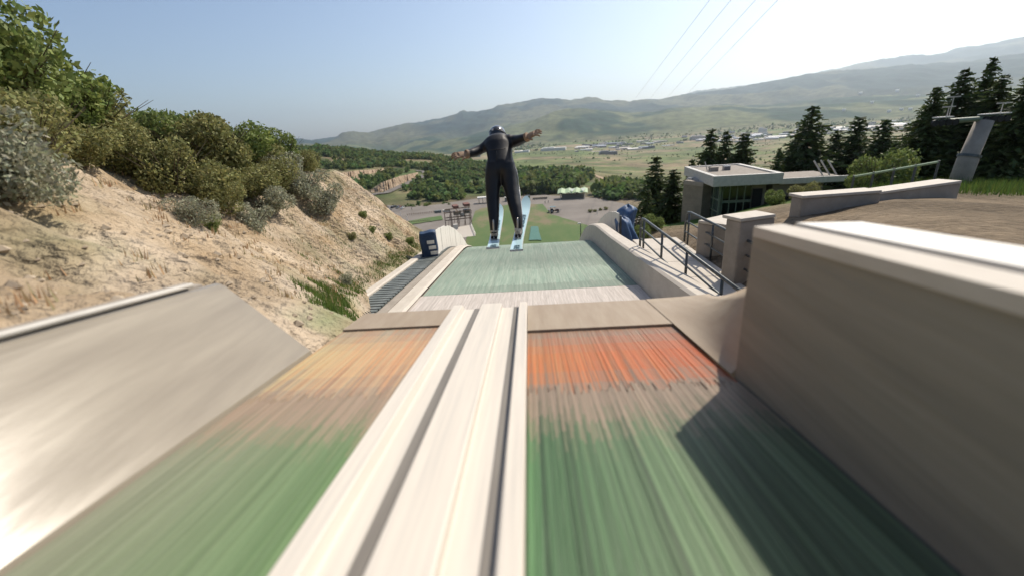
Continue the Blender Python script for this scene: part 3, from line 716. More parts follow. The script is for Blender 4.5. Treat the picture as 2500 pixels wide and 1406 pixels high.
# more skyline shrubs behind so that the crest reads as a continuous thicket
i = 0
for (x, y, k, s) in [(-8.2, 6.3, 'green', 1.0), (-8.9, 8.6, 'green', 1.15), (-9.6, 10.2, 'olive', 1.0), (-9.4, 11.8, 'green', 1.1), (-9.0, 13.4, 'olive', 1.0), (-8.8, 15.0, 'green', 1.05), (-7.9, 4.9, 'green', .95), (-8.3, 16.8, 'olive', .9)]:
    place_shrub(k, i % 3, (x, y, hz(x, y)-.15), s, random.uniform(0, 6), 'dense shrub on the hillside crest against the sky, %s from the camera' % ordw(sorted([4.9, 6.3, 8.6, 10.2, 11.8, 13.4, 15.0, 16.8]).index(y)), 'crest_shrub', 'shrubs along the hillside crest'); i += 1
# loose stones and grass along the toe: uncountable
mb = MB(); rs = random.Random(5)
for k in range(2200):
    y = rs.uniform(1.5, 19); tx, tz = toe(np.array([y])); d = rs.uniform(.1, 4.5)**1.0; x = float(tx[0])-d
    s = rs.choice((.012, .02, .025, .03, .05))*rs.uniform(.7, 1.3); z = hz(x, y)
    vs = []
    for q in ((1, 0, 0), (-1, 0, 0), (0, 1, 0), (0, -1, 0), (0, 0, .8), (0, 0, -.8)):
        vs.append((x+q[0]*s*rs.uniform(.7, 1.2), y+q[1]*s*rs.uniform(.7, 1.2), z+q[2]*s*rs.uniform(.6, 1)))
    mb.add(vs, [(0, 2, 4), (2, 1, 4), (1, 3, 4), (3, 0, 4), (2, 0, 5), (1, 2, 5), (3, 1, 5), (0, 3, 5)])
tag(mb.build('loose_stones', M['stone']), 'loose tan stones scattered over the sandy hillside', 'stones', kind='stuff')
def grass_patch(mb, x, y, zf, r, n, h, rs):
    for i in range(n):
        a = rs.uniform(0, 6.28); q = r*math.sqrt(rs.random()); gx_, gy_ = x+q*math.cos(a), y+q*math.sin(a)
        z = zf(gx_, gy_); b_ = rs.uniform(0, 6.28); l = h*rs.uniform(.5, 1.2); wv = .006+.006*rs.random()*(h/.15)
        dx, dy = math.cos(b_), math.sin(b_); le = rs.uniform(.1, .5)*l; tv = rs.uniform(.7, 1.3)
        mb.add([(gx_-dy*wv, gy_+dx*wv, z-.02), (gx_+dy*wv, gy_-dx*wv, z-.02), (gx_+dx*le, gy_+dy*le, z+l)], [(0, 1, 2)], (tv*rs.uniform(.9, 1.4), tv, tv))
mb = MB()
for k in range(130):
    y = rs.uniform(4, 17.5); tx, _ = toe(np.array([y])); grass_patch(mb, float(tx[0])-rs.uniform(.05, .5), y, hz, .2, 60, .09, rs)
for k in range(90):
    y = rs.uniform(9, 19); tx, _ = toe(np.array([y])); grass_patch(mb, float(tx[0])-rs.uniform(.3, 4.0), y, hz, .25, 22, .10, rs)
md = MB()
for k in range(420):
    y = rs.uniform(1.5, 19); tx, _ = toe(np.array([y])); x_ = float(tx[0])-rs.uniform(.2, 5.2); z_ = hz(x_, y); grass_patch(md, x_, y, lambda a, b, z_=z_: z_-.02, .16, 20, .075, rs)
tag(md.build('dry_grass_tufts', M['dry_grass']), 'dry tan grass tufts and litter on the sandy hillside', 'grass', kind='stuff')
tag(mb.build('hillside_grass', M['grass']), 'green grass tufts along the foot of the sandy hillside', 'grass', kind='stuff')

# conifers
def conifer_mesh(seed, H=1.0, wid=.24, levels=30):
    rs = np.random.default_rng(seed); mb = MB(); V = []; F = []; Cc = []
    for L_ in range(levels):
        f = L_/(levels-1); z = .06 + .93*f**.95
        rad = wid*((1-f)**.72)*rs.uniform(.68, 1.2)+.014
        nb = int(rs.integers(7, 11)) if f < .85 else 5
        a0 = rs.random()*6.28
        for b_ in range(nb):
            a = a0 + b_*6.283/nb + rs.normal()*.22; L2 = rad*rs.uniform(.6, 1.2); droop = rs.uniform(.05, .4)*(1-f*.6)
            nq = max(4, int(13*L2/wid+4))
            tv0 = rs.uniform(.65, 1.25)
            for q in range(nq):
                u = (q+.5)/nq; c = np.array([math.cos(a)*L2*u, math.sin(a)*L2*u, z - droop*L2*u*u + rs.normal()*.006])
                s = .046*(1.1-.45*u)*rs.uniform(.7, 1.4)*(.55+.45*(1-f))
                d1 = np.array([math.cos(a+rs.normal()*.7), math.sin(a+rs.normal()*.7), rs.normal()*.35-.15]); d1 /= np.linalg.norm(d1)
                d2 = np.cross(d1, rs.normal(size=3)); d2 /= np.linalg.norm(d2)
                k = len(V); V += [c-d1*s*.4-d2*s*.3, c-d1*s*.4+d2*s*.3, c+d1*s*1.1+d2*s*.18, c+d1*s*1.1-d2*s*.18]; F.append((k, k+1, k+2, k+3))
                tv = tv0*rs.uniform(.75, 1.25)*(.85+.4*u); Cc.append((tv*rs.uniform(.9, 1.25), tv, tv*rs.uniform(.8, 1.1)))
    mb.v = [tuple(v) for v in V]; mb.f = F; mb.c = Cc
    tb = MB(); tb.tube([(0, 0, -.06), (.003, 0, .3), (0, .004, .7), (0, 0, .985)], [.016, .012, .006, .001], 7)
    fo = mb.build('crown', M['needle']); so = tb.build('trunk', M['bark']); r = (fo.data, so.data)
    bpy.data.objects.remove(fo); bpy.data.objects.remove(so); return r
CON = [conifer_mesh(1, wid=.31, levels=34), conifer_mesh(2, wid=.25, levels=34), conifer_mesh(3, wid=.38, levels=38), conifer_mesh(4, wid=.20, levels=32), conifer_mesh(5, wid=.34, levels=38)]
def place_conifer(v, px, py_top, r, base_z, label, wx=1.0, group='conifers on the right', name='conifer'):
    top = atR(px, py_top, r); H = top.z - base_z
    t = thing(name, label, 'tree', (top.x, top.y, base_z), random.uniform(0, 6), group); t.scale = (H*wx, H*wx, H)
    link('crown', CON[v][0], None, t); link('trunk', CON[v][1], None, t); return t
def base_at(px, py, r):
    a, e = azel(px, py); return th1(math.degrees(a), r)
def conifers(lst):
    for (v, px, pyt, pyb, r, wxx, lab) in lst:
        place_conifer(v, px, pyt, r, base_at(px, pyb, r)-.2, lab, wxx)
conifers([
 (1, 1603, 385, 560, 42, 1.1, 'slender dark conifer with a thin spire standing left of the pale block tower'),
 (3, 1646, 415, 560, 40, 1.5, 'narrow dark conifer close against the pale block tower'),
 (0, 1582, 465, 560, 38, .9, 'short dark conifer at the foot of the slender spired conifer'),
 (1, 1690, 392, 520, 55, .7, 'small dark conifer peeping over the left end of the flat roof'),
 (1, 1738, 318, 520, 62, .95, 'leftmost of the three sunlit conifers rising behind the flat roof'),
 (0, 1776, 322, 520, 62, .8, 'middle of the three sunlit conifers rising behind the flat roof'),
 (3, 1818, 326, 520, 62, 1.2, 'rightmost of the three sunlit conifers rising behind the flat roof'),
 (2, 1986, 262, 500, 60, 1.15, 'broad dark conifer right of the flat roof, tallest of the middle group'),
 (0, 2100, 288, 480, 62, 1.3, 'round-topped dark conifer right of the broad one'),
 (4, 2165, 295, 480, 60, 1.3, 'bushy dark conifer at the right of the middle group'),
 (0, 2045, 320, 490, 64, 1.35, 'dark conifer filling the middle group between two taller ones'),
 (2, 1905, 362, 500, 58, .6, 'small dark conifer left of the broad conifer'),
 (4, 2290, 215, 470, 34, 1.15, 'tall dark conifer at the left of the right-hand stand'),
 (0, 2362, 170, 470, 36, 1.2, 'tall dark conifer behind the lift tower, left of the highest one'),
 (2, 2428, 142, 470, 37, .8, 'highest dark conifer of the right-hand stand'),
 (0, 2452, 185, 470, 35, 1.2, 'dark conifer right of the highest one'),
 (2, 2530, 165, 470, 33, 1.0, 'large dark conifer cut by the right edge of the picture'),
 (4, 2310, 260, 470, 36, 1.0, 'lower dark conifer in front of the right-hand stand'),
 (2, 2450, 262, 470, 36, 1.05, 'lower dark conifer behind the lift tower to its right'),
 (2, 2190, 345, 480, 58, 1.0, 'low dark conifer closing the right end of the middle group'),
 (0, 1945, 335, 490, 62, 1.2, 'dark conifer tucked behind the left flank of the broad one'),
 (4, 2400, 235, 470, 40, 1.3, 'dark conifer filling the stand directly behind the lift tower'),
 (0, 2265, 265, 470, 39, 1.2, 'dark conifer behind the left edge of the right-hand stand'),
 (4, 2240, 300, 470, 37, .8, 'lowest dark conifer at the left foot of the right-hand stand')])
# leafy green bush right of the building
for (px, pyb, r, s, lab, k) in [(2130, 450, 26, 1.75, 'bright green leafy bush in front of the middle conifers', 'green'), (2110, 462, 25, 1.1, 'low dark green bush at the left foot of the bright leafy bush', 'green'), (1575, 585, 18.5, .62, 'green bush beside the black fence at the end of the walkway', 'green'), (1600, 560, 20, .7, 'dark bush under the conifers at the end of the walkway', 'green'), (1955, 470, 24, .9, 'olive bush beside the flat-roofed building annex', 'olive'), (1900, 480, 26, .8, 'green bush against the rear annex wall', 'green')]:
    a, e = azel(px, pyb); az_ = math.degrees(a); z = th1(az_, r)
    place_shrub(k, 1, (r*math.sin(a), r*math.cos(a), z-.1), s, random.random()*6, lab, 'leafy_bush', None, 1.15)
# grass at the foot of the right-hand stand and on the bank
mb = MB(); rs = random.Random(8)
for k in range(320):
    azd = rs.uniform(37, 56); r = rs.uniform(20.5, 31); x, y = r*math.sin(R_(azd)), r*math.cos(R_(azd)); z0_ = ground_z(x, y); grass_patch(mb, x, y, lambda a, b, z0_=z0_: z0_, .7, 26, .34, rs)
tag(mb.build('meadow_grass', M['grass']), 'bright green grass under the right-hand conifers', 'grass', kind='stuff')

# ------------------------------------------------------------------ right side: blocks, low walls, building, lift tower
def hitz(px, py, z): v = D(px, py); return Vector(v*z/v[2])
def rot_box(mb, p0, p1, th, z0, z1, col=None):
    """box along p0->p1 (xy), thickness th behind it, z0..z1"""
    p0 = Vector((p0[0], p0[1], 0)); p1 = Vector((p1[0], p1[1], 0)); u = (p1-p0).normalized(); v = Vector((-u.y, u.x, 0))
    if v.dot(p0) < 0: v = -v
    q = [p0, p1, p1+v*th, p0+v*th]
    vs = [(a.x, a.y, z0) for a in q] + [(a.x, a.y, z1) for a in q]
    mb.add(vs, [(0, 3, 2, 1), (4, 5, 6, 7), (0, 1, 5, 4), (1, 2, 6, 5), (2, 3, 7, 6), (3, 0, 4, 7)], col); return mb
def low_wall(name, a, ra, b, rb, h, th, label, cat, mtl='conc_grey'):
    pa, pb = atR(a[0], a[1], ra), atR(b[0], b[1], rb)
    z0 = min(pa.z, pb.z)-2.6; mb = MB(); rot_box(mb, pa, pb, th, z0, max(pa.z, pb.z)+h)
    t = thing(name, label, cat, (0, 0, 0)); mb.build('wall_body', M[mtl], t, bevel=.03)
    mb = MB(); rot_box(mb, pa*.996, pb*.996, th+.12, max(pa.z, pb.z)+h+.002, max(pa.z, pb.z)+h+.07); mb.build('cap', M['conc_light'], t, bevel=.012)
    return t
low_wall('low_concrete_wall', (1955, 508), 12.4, (2150, 484), 13.6, .12, .4, 'low concrete wall on the bare ground, nearer of the two left of the lift tower', 'wall')
low_wall('low_concrete_wall', (2146, 492), 14.6, (2345, 458), 17.2, .12, .45, 'low concrete wall at the foot of the lift tower', 'wall')
low_wall('concrete_block', (1808, 545), 9.6, (1893, 535), 10.2, .02, .4, 'pale square concrete block just beyond the end of the right wall', 'block', 'conc_grey')
low_wall('concrete_block', (1700, 592), 11.8, (1792, 600), 11.2, .40, .8, 'squat concrete block beside the right handrail, below the flat-roofed building', 'block', 'conc_grey')

# building
RZ_ = -3.55
n0, l0, r0_ = hitz(1742, 437, RZ_), hitz(1690, 419, RZ_), hitz(1858, 425, RZ_)
u = Vector((.995, -.09, 0)).normalized(); ul = 4.0; v = Vector((-u.y, u.x, 0)); vl = 7.0
bld = thing('flat_roofed_building', 'flat-roofed hut with overhanging pale roof, green corner window and dark glass front', 'building', (n0.x, n0.y, -6.9), math.atan2(u.y, u.x))
def BL(x, y, z): return (x, y, z+6.9)      # local: x along the dark front, y to the back, z world height
mb = MB(); mb.box(BL(ul/2, vl/2, RZ_-.30), (ul, vl, .42)); mb.build('roof', M['fascia'], bld, bevel=.03)
mb = MB(); mb.box(BL(ul/2, vl/2, RZ_-.02), (ul-.9, vl-.9, .2)); rf_ = mb.build('roof_gravel', M['roof_gravel'], bld)
for (x0, x1, y0, y1) in ((0, ul, 0, .3), (0, ul, vl-.3, vl), (0, .3, .3, vl-.3), (ul-.3, ul, .3, vl-.3)):
    mb = MB(); mb.box(BL((x0+x1)/2, (y0+y1)/2, RZ_+.02), (x1-x0-.004, y1-y0-.004, .22)); mb.build('parapet', M['fascia'], bld)
W0, W1 = .7, vl-.5
mb = MB(); mb.box(BL((W0+ul-.4)/2, (W0+W1)/2, -5.3), (ul-.4-W0-.3, W1-W0-.3, 2.95)); mb.build('core', M['bldg'], bld)
# corner glazing on the left face and front
for (cx, cy, sx, sy, mt, nm) in [(W0+.02, W0+.55, .06, 1.0, 'glass', 'corner_window'), (W0+.02, W0+1.65, .06, 1.0, 'glass', 'corner_window')]:
    for k, (za, zb) in enumerate(((-4.05, -5.0), (-5.06, -5.75), (-5.8, -6.75))):
        mb = MB(); mb.box(BL(cx, cy, (za+zb)/2), (sx, sy, abs(zb-za))); mb.build(nm, M[mt], bld)
for y_ in (W0, W0+1.1, W0+2.2):
    mb = MB(); mb.box(BL(W0, y_, -5.4), (.12, .09, 2.95)); mb.build('window_frame', M['wall_green'], bld)
for z_ in (-4.0, -5.03, -5.78, -6.8):
    mb = MB(); mb.box(BL(W0, W0+1.1, z_), (.1, 2.2, .06)); mb.build('window_frame', M['wall_green'], bld)
nwin = 4; fx0 = W0+.15; fx1 = ul-1.4
for k in range(nwin):
    a, b_ = fx0+(fx1-fx0)*k/nwin, fx0+(fx1-fx0)*(k+1)/nwin
    mb = MB(); mb.box(BL((a+b_)/2, W0+.05, -4.55), (b_-a-.07, .05, .95)); mb.build('front_window', M['dark_glass'], bld)
    mb = MB(); mb.box(BL((a+b_)/2, W0+.05, -5.75), (b_-a-.07, .05, 1.1)); mb.build('front_window', M['dark_glass'], bld)
    mb = MB(); mb.box(BL(a, W0+.04, -5.3), (.06, .1, 2.8)); mb.build('mullion', M['wall_green'], bld)
mb = MB(); mb.box(BL((fx0+fx1)/2, W0+.03, -5.12), (fx1-fx0, .1, .14)); mb.build('transom', M['wall_green'], bld)
mb = MB(); mb.box(BL(ul-1.05, W0+.08, -5.4), (.55, .08, 2.0)); mb.build('door', M['rubber'], bld)
mb = MB(); mb.tube([BL(ul+.7, W0+.2, -5.2), BL(ul+.7, W0-.1, -5.2)], .24, 14); mb.build('round_vent', M['rubber'], bld)
mb = MB(); mb.box(BL(1.0, 3.4, RZ_+.2), (.5, .5, .3)); mb.build('roof_unit', M['conc_grey'], bld)
mb = MB(); mb.box(BL(1.9, 3.6, RZ_+.2), (.4, .4, .3)); mb.build('roof_unit', M['p_grey'], bld)
mb = MB(); mb.tube([BL(.7, 3.6, RZ_), BL(.5, 3.7, RZ_+.7)], .03, 6); mb.tube([BL(.7, 3.6, RZ_+.3), BL(1.0, 3.6, RZ_+.45)], .03, 6); mb.build('antenna', M['fascia'], bld)
# annex with lower roof
mb = MB(); mb.box(BL(ul+1.9, 2.4, -4.02), (3.78, 3.8, .22)); an = mb.build('annex_roof', M['roof_gravel'], bld)
mb = MB(); mb.box(BL(ul+1.9, .42, -3.98), (3.78, .12, .34)); mb.build('annex_fascia', M['fascia'], bld)
mb = MB(); mb.box(BL(ul+1.3, 2.4, -5.5), (2.9, 3.0, 2.75)); mb.build('annex_wall', M['bldg'], bld)
for k in range(3):
    mb = MB(); mb.tube([BL(ul+3.0+.4*k, 1.6, -3.9), BL(ul+2.5+.4*k, 1.9, -3.0)], .045, 6); mb.build('roof_pole', M['fascia'], bld)
# block tower left of the hut
pa, pb = atR(1664, 520, 33), atR(1711, 520, 31.5)
t = thing('block_tower', 'narrow concrete block tower at the left end of the flat-roofed building', 'building', (0, 0, 0))
mb = MB(); zt = atR(1680, 452, 32.5).z; rot_box(mb, pa, pb, 2.2, -8.5, zt); mb.build('tower_wall', M['bldg'], t)
mb = MB(); rot_box(mb, pa*.994, pb*.994, .5, zt+.01, zt+.28); mb.build('parapet', M['conc_grey'], t)
for k in range(2):
    c = pa.lerp(pb, .45+.35*k)*1.03; mb = MB(); mb.box((c.x, c.y, zt+.2), (.6, .5, .38), rz=.4); mb.build('roof_unit', M['p_silver'], t)
# lift tower
p0, p1 = atR(2335, 452, 29), atR(2404, 296, 29.6)
lt = thing('lift_tower', 'grey-green leaning lift tower with pale crossarm platforms in front of the right-hand conifers', 'tower', p0)
d_ = p1-p0
mb = MB(); mb.tube([(0, 0, -.8), d_*.45, d_*.47, d_*1.0], [.40, .38, .34, .32], 14); mb.build('mast', M['conc_grey'], lt, smooth=True)
mb = MB(); mb.tube([d_*.44, d_*.48], .42, 14); mb.build('flange', M['steel'], lt)
cx = Vector((CR[0], CR[1], 0)).normalized()
mb = MB(); mb.tube([d_-cx*2.2+Vector((0, 0, .1)), d_+cx*.7+Vector((0, 0, .1))], .11, 8); mb.build('crossarm', M['wall_green'], lt)
for (o_, l_) in ((-1.9, .7), (.35, 1.2)):
    q = d_+cx*o_; mb = MB(); mb.box(q+Vector((0, 0, .28)), (l_, .3, .05), rz=math.atan2(cx.y, cx.x)); mb.build('platform', M['white_paint'], lt)
    for k in range(4):
        mb = MB(); c = q + cx*(-.45+.3*k) + Vector((0, -.2, .05)); mb.tube([c, c+Vector((0, .1, 0))], .14, 10); mb.build('sheave', M['rubber'], lt)
for (o_, zz) in ((-1.75, .7), (-1.65, 1.1), (.6, .7)):
    mb = MB(); q = d_+cx*o_; mb.box(q+Vector((0, 0, zz)), (.55, .06, .05), rz=math.atan2(cx.y, cx.x)); mb.tube([q+Vector((0, 0, .2)), q+Vector((0, 0, zz))], .02, 5); mb.build('catwalk_rail', M['fascia'], lt)
# pale rail fence in front of the conifers
pa, pb = atR(2085, 432, 22), atR(2292, 396, 22)
t = thing('rail_fence', 'pale green two-rail fence in front of the middle conifers', 'fence', (0, 0, 0))
for k, (dy0, dy1) in enumerate(((0, 0), (-.72, -.72))):
    mb = MB(); mb.tube([pa+Vector((0, 0, dy0)), pb+Vector((0, 0, dy1))], .045, 6); mb.build('rail', M['palegreen'], t)
for k in range(5):
    c = pa.lerp(pb, k/4); mb = MB(); mb.tube([(c.x, c.y, c.z-1.4), (c.x, c.y, c.z+.05)], .04, 6); mb.build('post', M['steel'], t)
# black mesh fence near the end of the walkway
pa, pb = atR(1515, 560, 24), atR(1572, 545, 26)
t = thing('dark_fence', 'dark post fence beyond the orange marker ball', 'fence', (0, 0, 0))
for k in range(7):
    c = pa.lerp(pb, k/6); mb = MB(); mb.tube([(c.x, c.y, c.z-1.2), (c.x, c.y, c.z+.35)], .04, 6); mb.build('post', M['wood'], t)
for dz in (.3, 0, -.3):
    mb = MB(); mb.tube([pa+Vector((0, 0, dz)), pb+Vector((0, 0, dz))], .035, 6); mb.build('rail', M['rubber'], t)

# ------------------------------------------------------------------ valley: draped patches, roads, rock cuts
from mathutils.geometry import tessellate_polygon
def drape(name, poly, lift, mtl, sub=6):
    pts = []
    for i in range(len(poly)):
        a, b_ = poly[i], poly[(i+1) % len(poly)]
        for k in range(sub): pts.append((a[0]+(b_[0]-a[0])*k/sub + random.uniform(-.6, .6), a[1]+(b_[1]-a[1])*k/sub))
    P = [ground_hit(x, y, 120) for x, y in pts]
    P = [Vector((p.x, p.y, ground_z(p.x, p.y)+lift)) for p in P]
    tri = tessellate_polygon([[Vector((p.x, p.y, 0)) for p in P]])
    bm = bmesh.new(); vs = [bm.verts.new(p) for p in P]
    for tr_ in tri:
        try: bm.faces.new([vs[i] for i in tr_])
        except ValueError: pass
    bmesh.ops.recalc_face_normals(bm, faces=bm.faces)
    me = bpy.data.meshes.new(name); bm.to_mesh(me); bm.free(); o = link(name, me, mtl); return tag(o, kind='structure')
drape('parking_lot', [(880, 615), (868, 497), (960, 506), (1040, 506), (1160, 489), (1240, 484), (1330, 479), (1450, 486), (1520, 500), (1560, 520), (1580, 565), (1560, 625), (1200, 630)], .7, M['asphalt'])
drape('outrun_lawn', [(1130, 622), (1160, 520), (1180, 512), (1250, 503), (1325, 503), (1345, 528), (1400, 545), (1490, 575), (1560, 622)], 1.1, M['lawn'])
drape('parking_lawn', [(985, 547), (1078, 531), (1082, 541), (1000, 554)], 1.1, M['lawn'])
drape('outrun_mat', [(1292, 594), (1296, 560), (1314, 560), (1322, 594)], 1.5, M['teal'], 3)
drape('dark_lot', [(915, 518), (960, 505), (985, 515), (945, 527)], 1.1, M['road'], 3)
def ribbon(name, pix, wid, lift, mtl):
    P = []
    for i in range(len(pix)-1):
        for k in range(5): u_ = k/5; P.append(ground_hit(pix[i][0]*(1-u_)+pix[i+1][0]*u_, pix[i][1]*(1-u_)+pix[i+1][1]*u_, 200))
    P.append(ground_hit(*pix[-1], 200)); vs = []; fs = []
    for i, p in enumerate(P):
        t_ = P[min(i+1, len(P)-1)]-P[max(i-1, 0)]; n_ = Vector((-t_.y, t_.x, 0)).normalized()*wid/2
        for q in (p-n_, p+n_): vs.append((q.x, q.y, ground_z(q.x, q.y)+lift))
    for i in range(len(P)-1): fs.append((2*i, 2*i+1, 2*i+3, 2*i+2))
    mb = MB(); mb.add(vs, fs); return tag(mb.build(name, mtl), kind='structure')
def rock_cut(name, bot, top, label):
    n, m = 60, 9; vs = []; fs = []
    bx = [p[0] for p in bot]; by = [p[1] for p in bot]; tx = [p[0] for p in top]; ty = [p[1] for p in top]
    for i in range(n+1):
        px = bot[0][0] + (bot[-1][0]-bot[0][0])*i/n; pyb = np.interp(px, bx, by); pyt = np.interp(px, tx, ty)
        g0 = ground_hit(px, pyb, 250); r = math.hypot(g0.x, g0.y); a_, e_ = azel(px, pyt); zt = (r+9)*math.tan(e_)
        dirv = Vector((g0.x/r, g0.y/r, 0))
        for j in range(m+1):
            f = j/m; jut = (math.sin(i*.9)+math.sin(i*2.3+1)*.7)*1.2*math.sin(math.pi*f) + random.uniform(-.7, .7)*(0 < f < 1)
            q = g0 + dirv*(9*f+jut); vs.append((q.x, q.y, g0.z-.6 + (zt-g0.z+.6)*f))
        q = g0 + dirv*26; vs.append((q.x, q.y, g0.z-3))
    for i in range(n):
        for j in range(m+1): fs.append((i*(m+2)+j, (i+1)*(m+2)+j, (i+1)*(m+2)+j+1, i*(m+2)+j+1))
    mb = MB(); mb.add(vs, fs); o = mb.build(name, M['rockcut']); return tag(o, kind='structure')
rock_cut('upper_rock_cut', [(796, 447), (830, 443), (870, 437), (905, 427), (943, 416)], [(796, 445), (815, 426), (860, 418), (900, 415), (943, 412)], '')
rock_cut('lower_rock_cut', [(898, 474), (940, 470), (985, 450), (1022, 433)], [(898, 470), (935, 446), (980, 430), (1022, 421)], '')
ribbon('hill_road', [(905, 478), (945, 473), (990, 452), (1025, 437), (1041, 428), (1036, 421), (1015, 419)], 8, .9, M['road'])
ribbon('hill_road', [(790, 450), (840, 446), (880, 440), (915, 430), (945, 419)], 7, .9, M['rockcut'])
ribbon('valley_track', [(1440, 425), (1475, 440), (1510, 455)], 10, .9, M['rockcut'])

# ------------------------------------------------------------------ far woods (one mass each)
ICO = None
def ico():
    bm = bmesh.new(); bmesh.ops.create_icosphere(bm, subdivisions=1, radius=1); bm.verts.ensure_lookup_table()
    v = np.array([x.co[:] for x in bm.verts]); f = np.array([[x.index for x in q.verts] for q in bm.faces]); bm.free(); return v, f
IV, IF = ico()
def ico0():
    bm = bmesh.new(); bmesh.ops.create_icosphere(bm, subdivisions=1, radius=1); 
    v = np.array([x.co[:] for x in bm.verts]); bm.free(); return v
def wood(name, pts, hmin, hmax, conif, label, seed, nq=34):
    rs = np.random.default_rng(seed); pts = np.array(pts); n = len(pts)
    h = rs.uniform(hmin, hmax, n)*rs.choice([.45, .7, .9, 1, 1.1, 1.45], n)
    iscon = rs.random(n) < conif; wd = np.where(iscon, .22, rs.uniform(.40, .62, n))
    # leaf clumps spread through each crown
    dv = rs.normal(size=(n, nq, 3)); dv /= np.linalg.norm(dv, axis=2, keepdims=True); dv *= rs.uniform(.55, 1.08, (n, nq, 1))
    zc = dv[:, :, 2]; tp = np.where(iscon[:, None], np.clip((1.05-zc)/1.6, .05, 1.2), 1)
    c = np.stack([dv[:, :, 0]*(wd*h)[:, None]*tp, dv[:, :, 1]*(wd*h)[:, None]*tp, (zc*.48+.46)*h[:, None]], 2) + pts[:, None, :]
    a = rs.normal(size=(n, nq, 3)); a += dv*.6; a /= np.linalg.norm(a, axis=2, keepdims=True)
    b = np.cross(a, rs.normal(size=(n, nq, 3))); b /= np.linalg.norm(b, axis=2, keepdims=True); c2 = np.cross(a, b)
    s_ = (h*np.where(iscon, .13, .20))[:, None, None]*rs.uniform(.6, 1.4, (n, nq, 1))
    Q = np.stack([c-b*s_, c+c2*s_*.7, c+b*s_, c-c2*s_*.7], 2)          # n,nq,4,3
    IV0, IF0 = IV*.78, IF; k = len(IV0)
    V = np.tile(IV0[None], (n, 1, 1))*rs.uniform(.7, 1.1, (n, k, 1)); zc = V[:, :, 2]; tp = np.where(iscon[:, None], np.clip((1.05-zc)/1.6, .05, 1.2), 1)
    V = np.stack([V[:, :, 0]*(wd*h)[:, None]*tp, V[:, :, 1]*(wd*h)[:, None]*tp, (zc*.48+.44)*h[:, None]], 2) + pts[:, None, :]
    F1 = (IF0[None] + (np.arange(n)*k)[:, None, None]).reshape(-1, 3); off = n*k
    F2 = (off + np.arange(n*nq*4)).reshape(-1, 4)
    me = bpy.data.meshes.new(name); me.from_pydata(np.concatenate([V.reshape(-1, 3), Q.reshape(-1, 3)]).tolist(), [], F1.tolist()+F2.tolist()); me.update()
    tv = rs.uniform(.75, 1.3, n)*np.where(iscon, .65, 1.0); tc = np.stack([tv*rs.uniform(.8, 1.35, n), tv, tv*rs.uniform(.7, 1.1, n)], 1)
    t1 = np.repeat(tc, k, 0)*1.0; t2 = np.repeat(np.repeat(tc, nq, 0)*rs.uniform(.8, 1.25, (n*nq, 1)), 4, 0); tc = np.concatenate([t1, t2]); tc = np.concatenate([tc, np.ones((len(tc), 1))], 1)
    at = me.color_attributes.new('tint', 'FLOAT_COLOR', 'POINT'); at.data.foreach_set('color', tc.ravel().astype(np.float32))
    return tag(link(name, me, M['forest']), label, 'wood', kind='stuff')
def inpoly(x, y, poly):
    c = np.zeros(x.shape, bool); n = len(poly); j = n-1
    for i in range(n):
        xi, yi = poly[i]; xj, yj = poly[j]
        cond = ((yi > y) != (yj > y)) & (x < (xj-xi)*(y-yi)/((yj-yi) or 1e-9)+xi); c ^= cond; j = i
    return c
def sample(n, az0, az1, r0, r1, seed, inside=None, outside=(), noise=None):
    rs = np.random.default_rng(seed); a = rs.uniform(az0, az1, n); r = np.sqrt(rs.uniform(r0*r0, r1*r1, n))
    z = terrain_h(a, r); P = np.stack([r*np.sin(np.radians(a)), r*np.cos(np.radians(a)), z], 1)
    px, py, _ = proj(P); k = np.ones(n, bool)
    if inside: k &= inpoly(px, py, inside)
    for o_ in outside: k &= ~inpoly(px, py, o_)
    if noise is not None: k &= (fbm(P[:, 0]/noise[0], P[:, 1]/noise[0], 3, seed) > noise[1])
    P[:, 2] -= .3
    return P[k]
cuts = [[(790, 452), (800, 430), (845, 416), (950, 409), (950, 422), (870, 450)], [(890, 482), (915, 455), (985, 425), (1020, 416), (1050, 419), (1048, 432), (1000, 455), (960, 478)], [(860, 506), (960, 503), (1160, 486), (1240, 482), (1240, 620), (860, 620)]]
wood('hillside_wood', sample(8500, -33, -1.5, 385, 1010, 41, None, cuts, (45, -.16)), 4.0, 7.5, .06, 'green scrub-oak wood covering the hill left of the jumper', 41)
wood('valley_wood', sample(2600, -4, 9.8, 388, 720, 42, [(1180, 490), (1200, 440), (1260, 425), (1440, 418), (1445, 440), (1400, 462), (1440, 485), (1300, 482)], []), 6, 11, .45, 'dense green wood behind the pale green grandstand', 42)
wood('roadside_wood', sample(1500, 8, 17, 340, 620, 43, [(1450, 480), (1490, 450), (1540, 455), (1620, 480), (1620, 520), (1500, 500)], []), 5, 9, .3, 'dark green wood to the right of the grandstand', 43)
wood('valley_scrub', sample(1500, -2, 36, 650, 2400, 44, None, [], (140, .10)), 2.5, 5.5, .1, 'scattered scrub and trees on the valley fields', 44)
wood('town_trees', sample(2600, -2, 44, 2500, 3700, 45, None, [], (200, -.05)), 5, 11, .3, 'dark trees among the far valley town', 45)
def draw_bank():
    P = sample(500, -33, -8, 240, 392, 46, [(870, 520), (880, 495), (960, 500), (1040, 500), (1100, 492), (1100, 505), (1000, 512)], [])
    wood('lot_edge_scrub', P, 1.5, 3.0, 0, 'low scrub along the far edge of the parking lot', 46)
draw_bank()

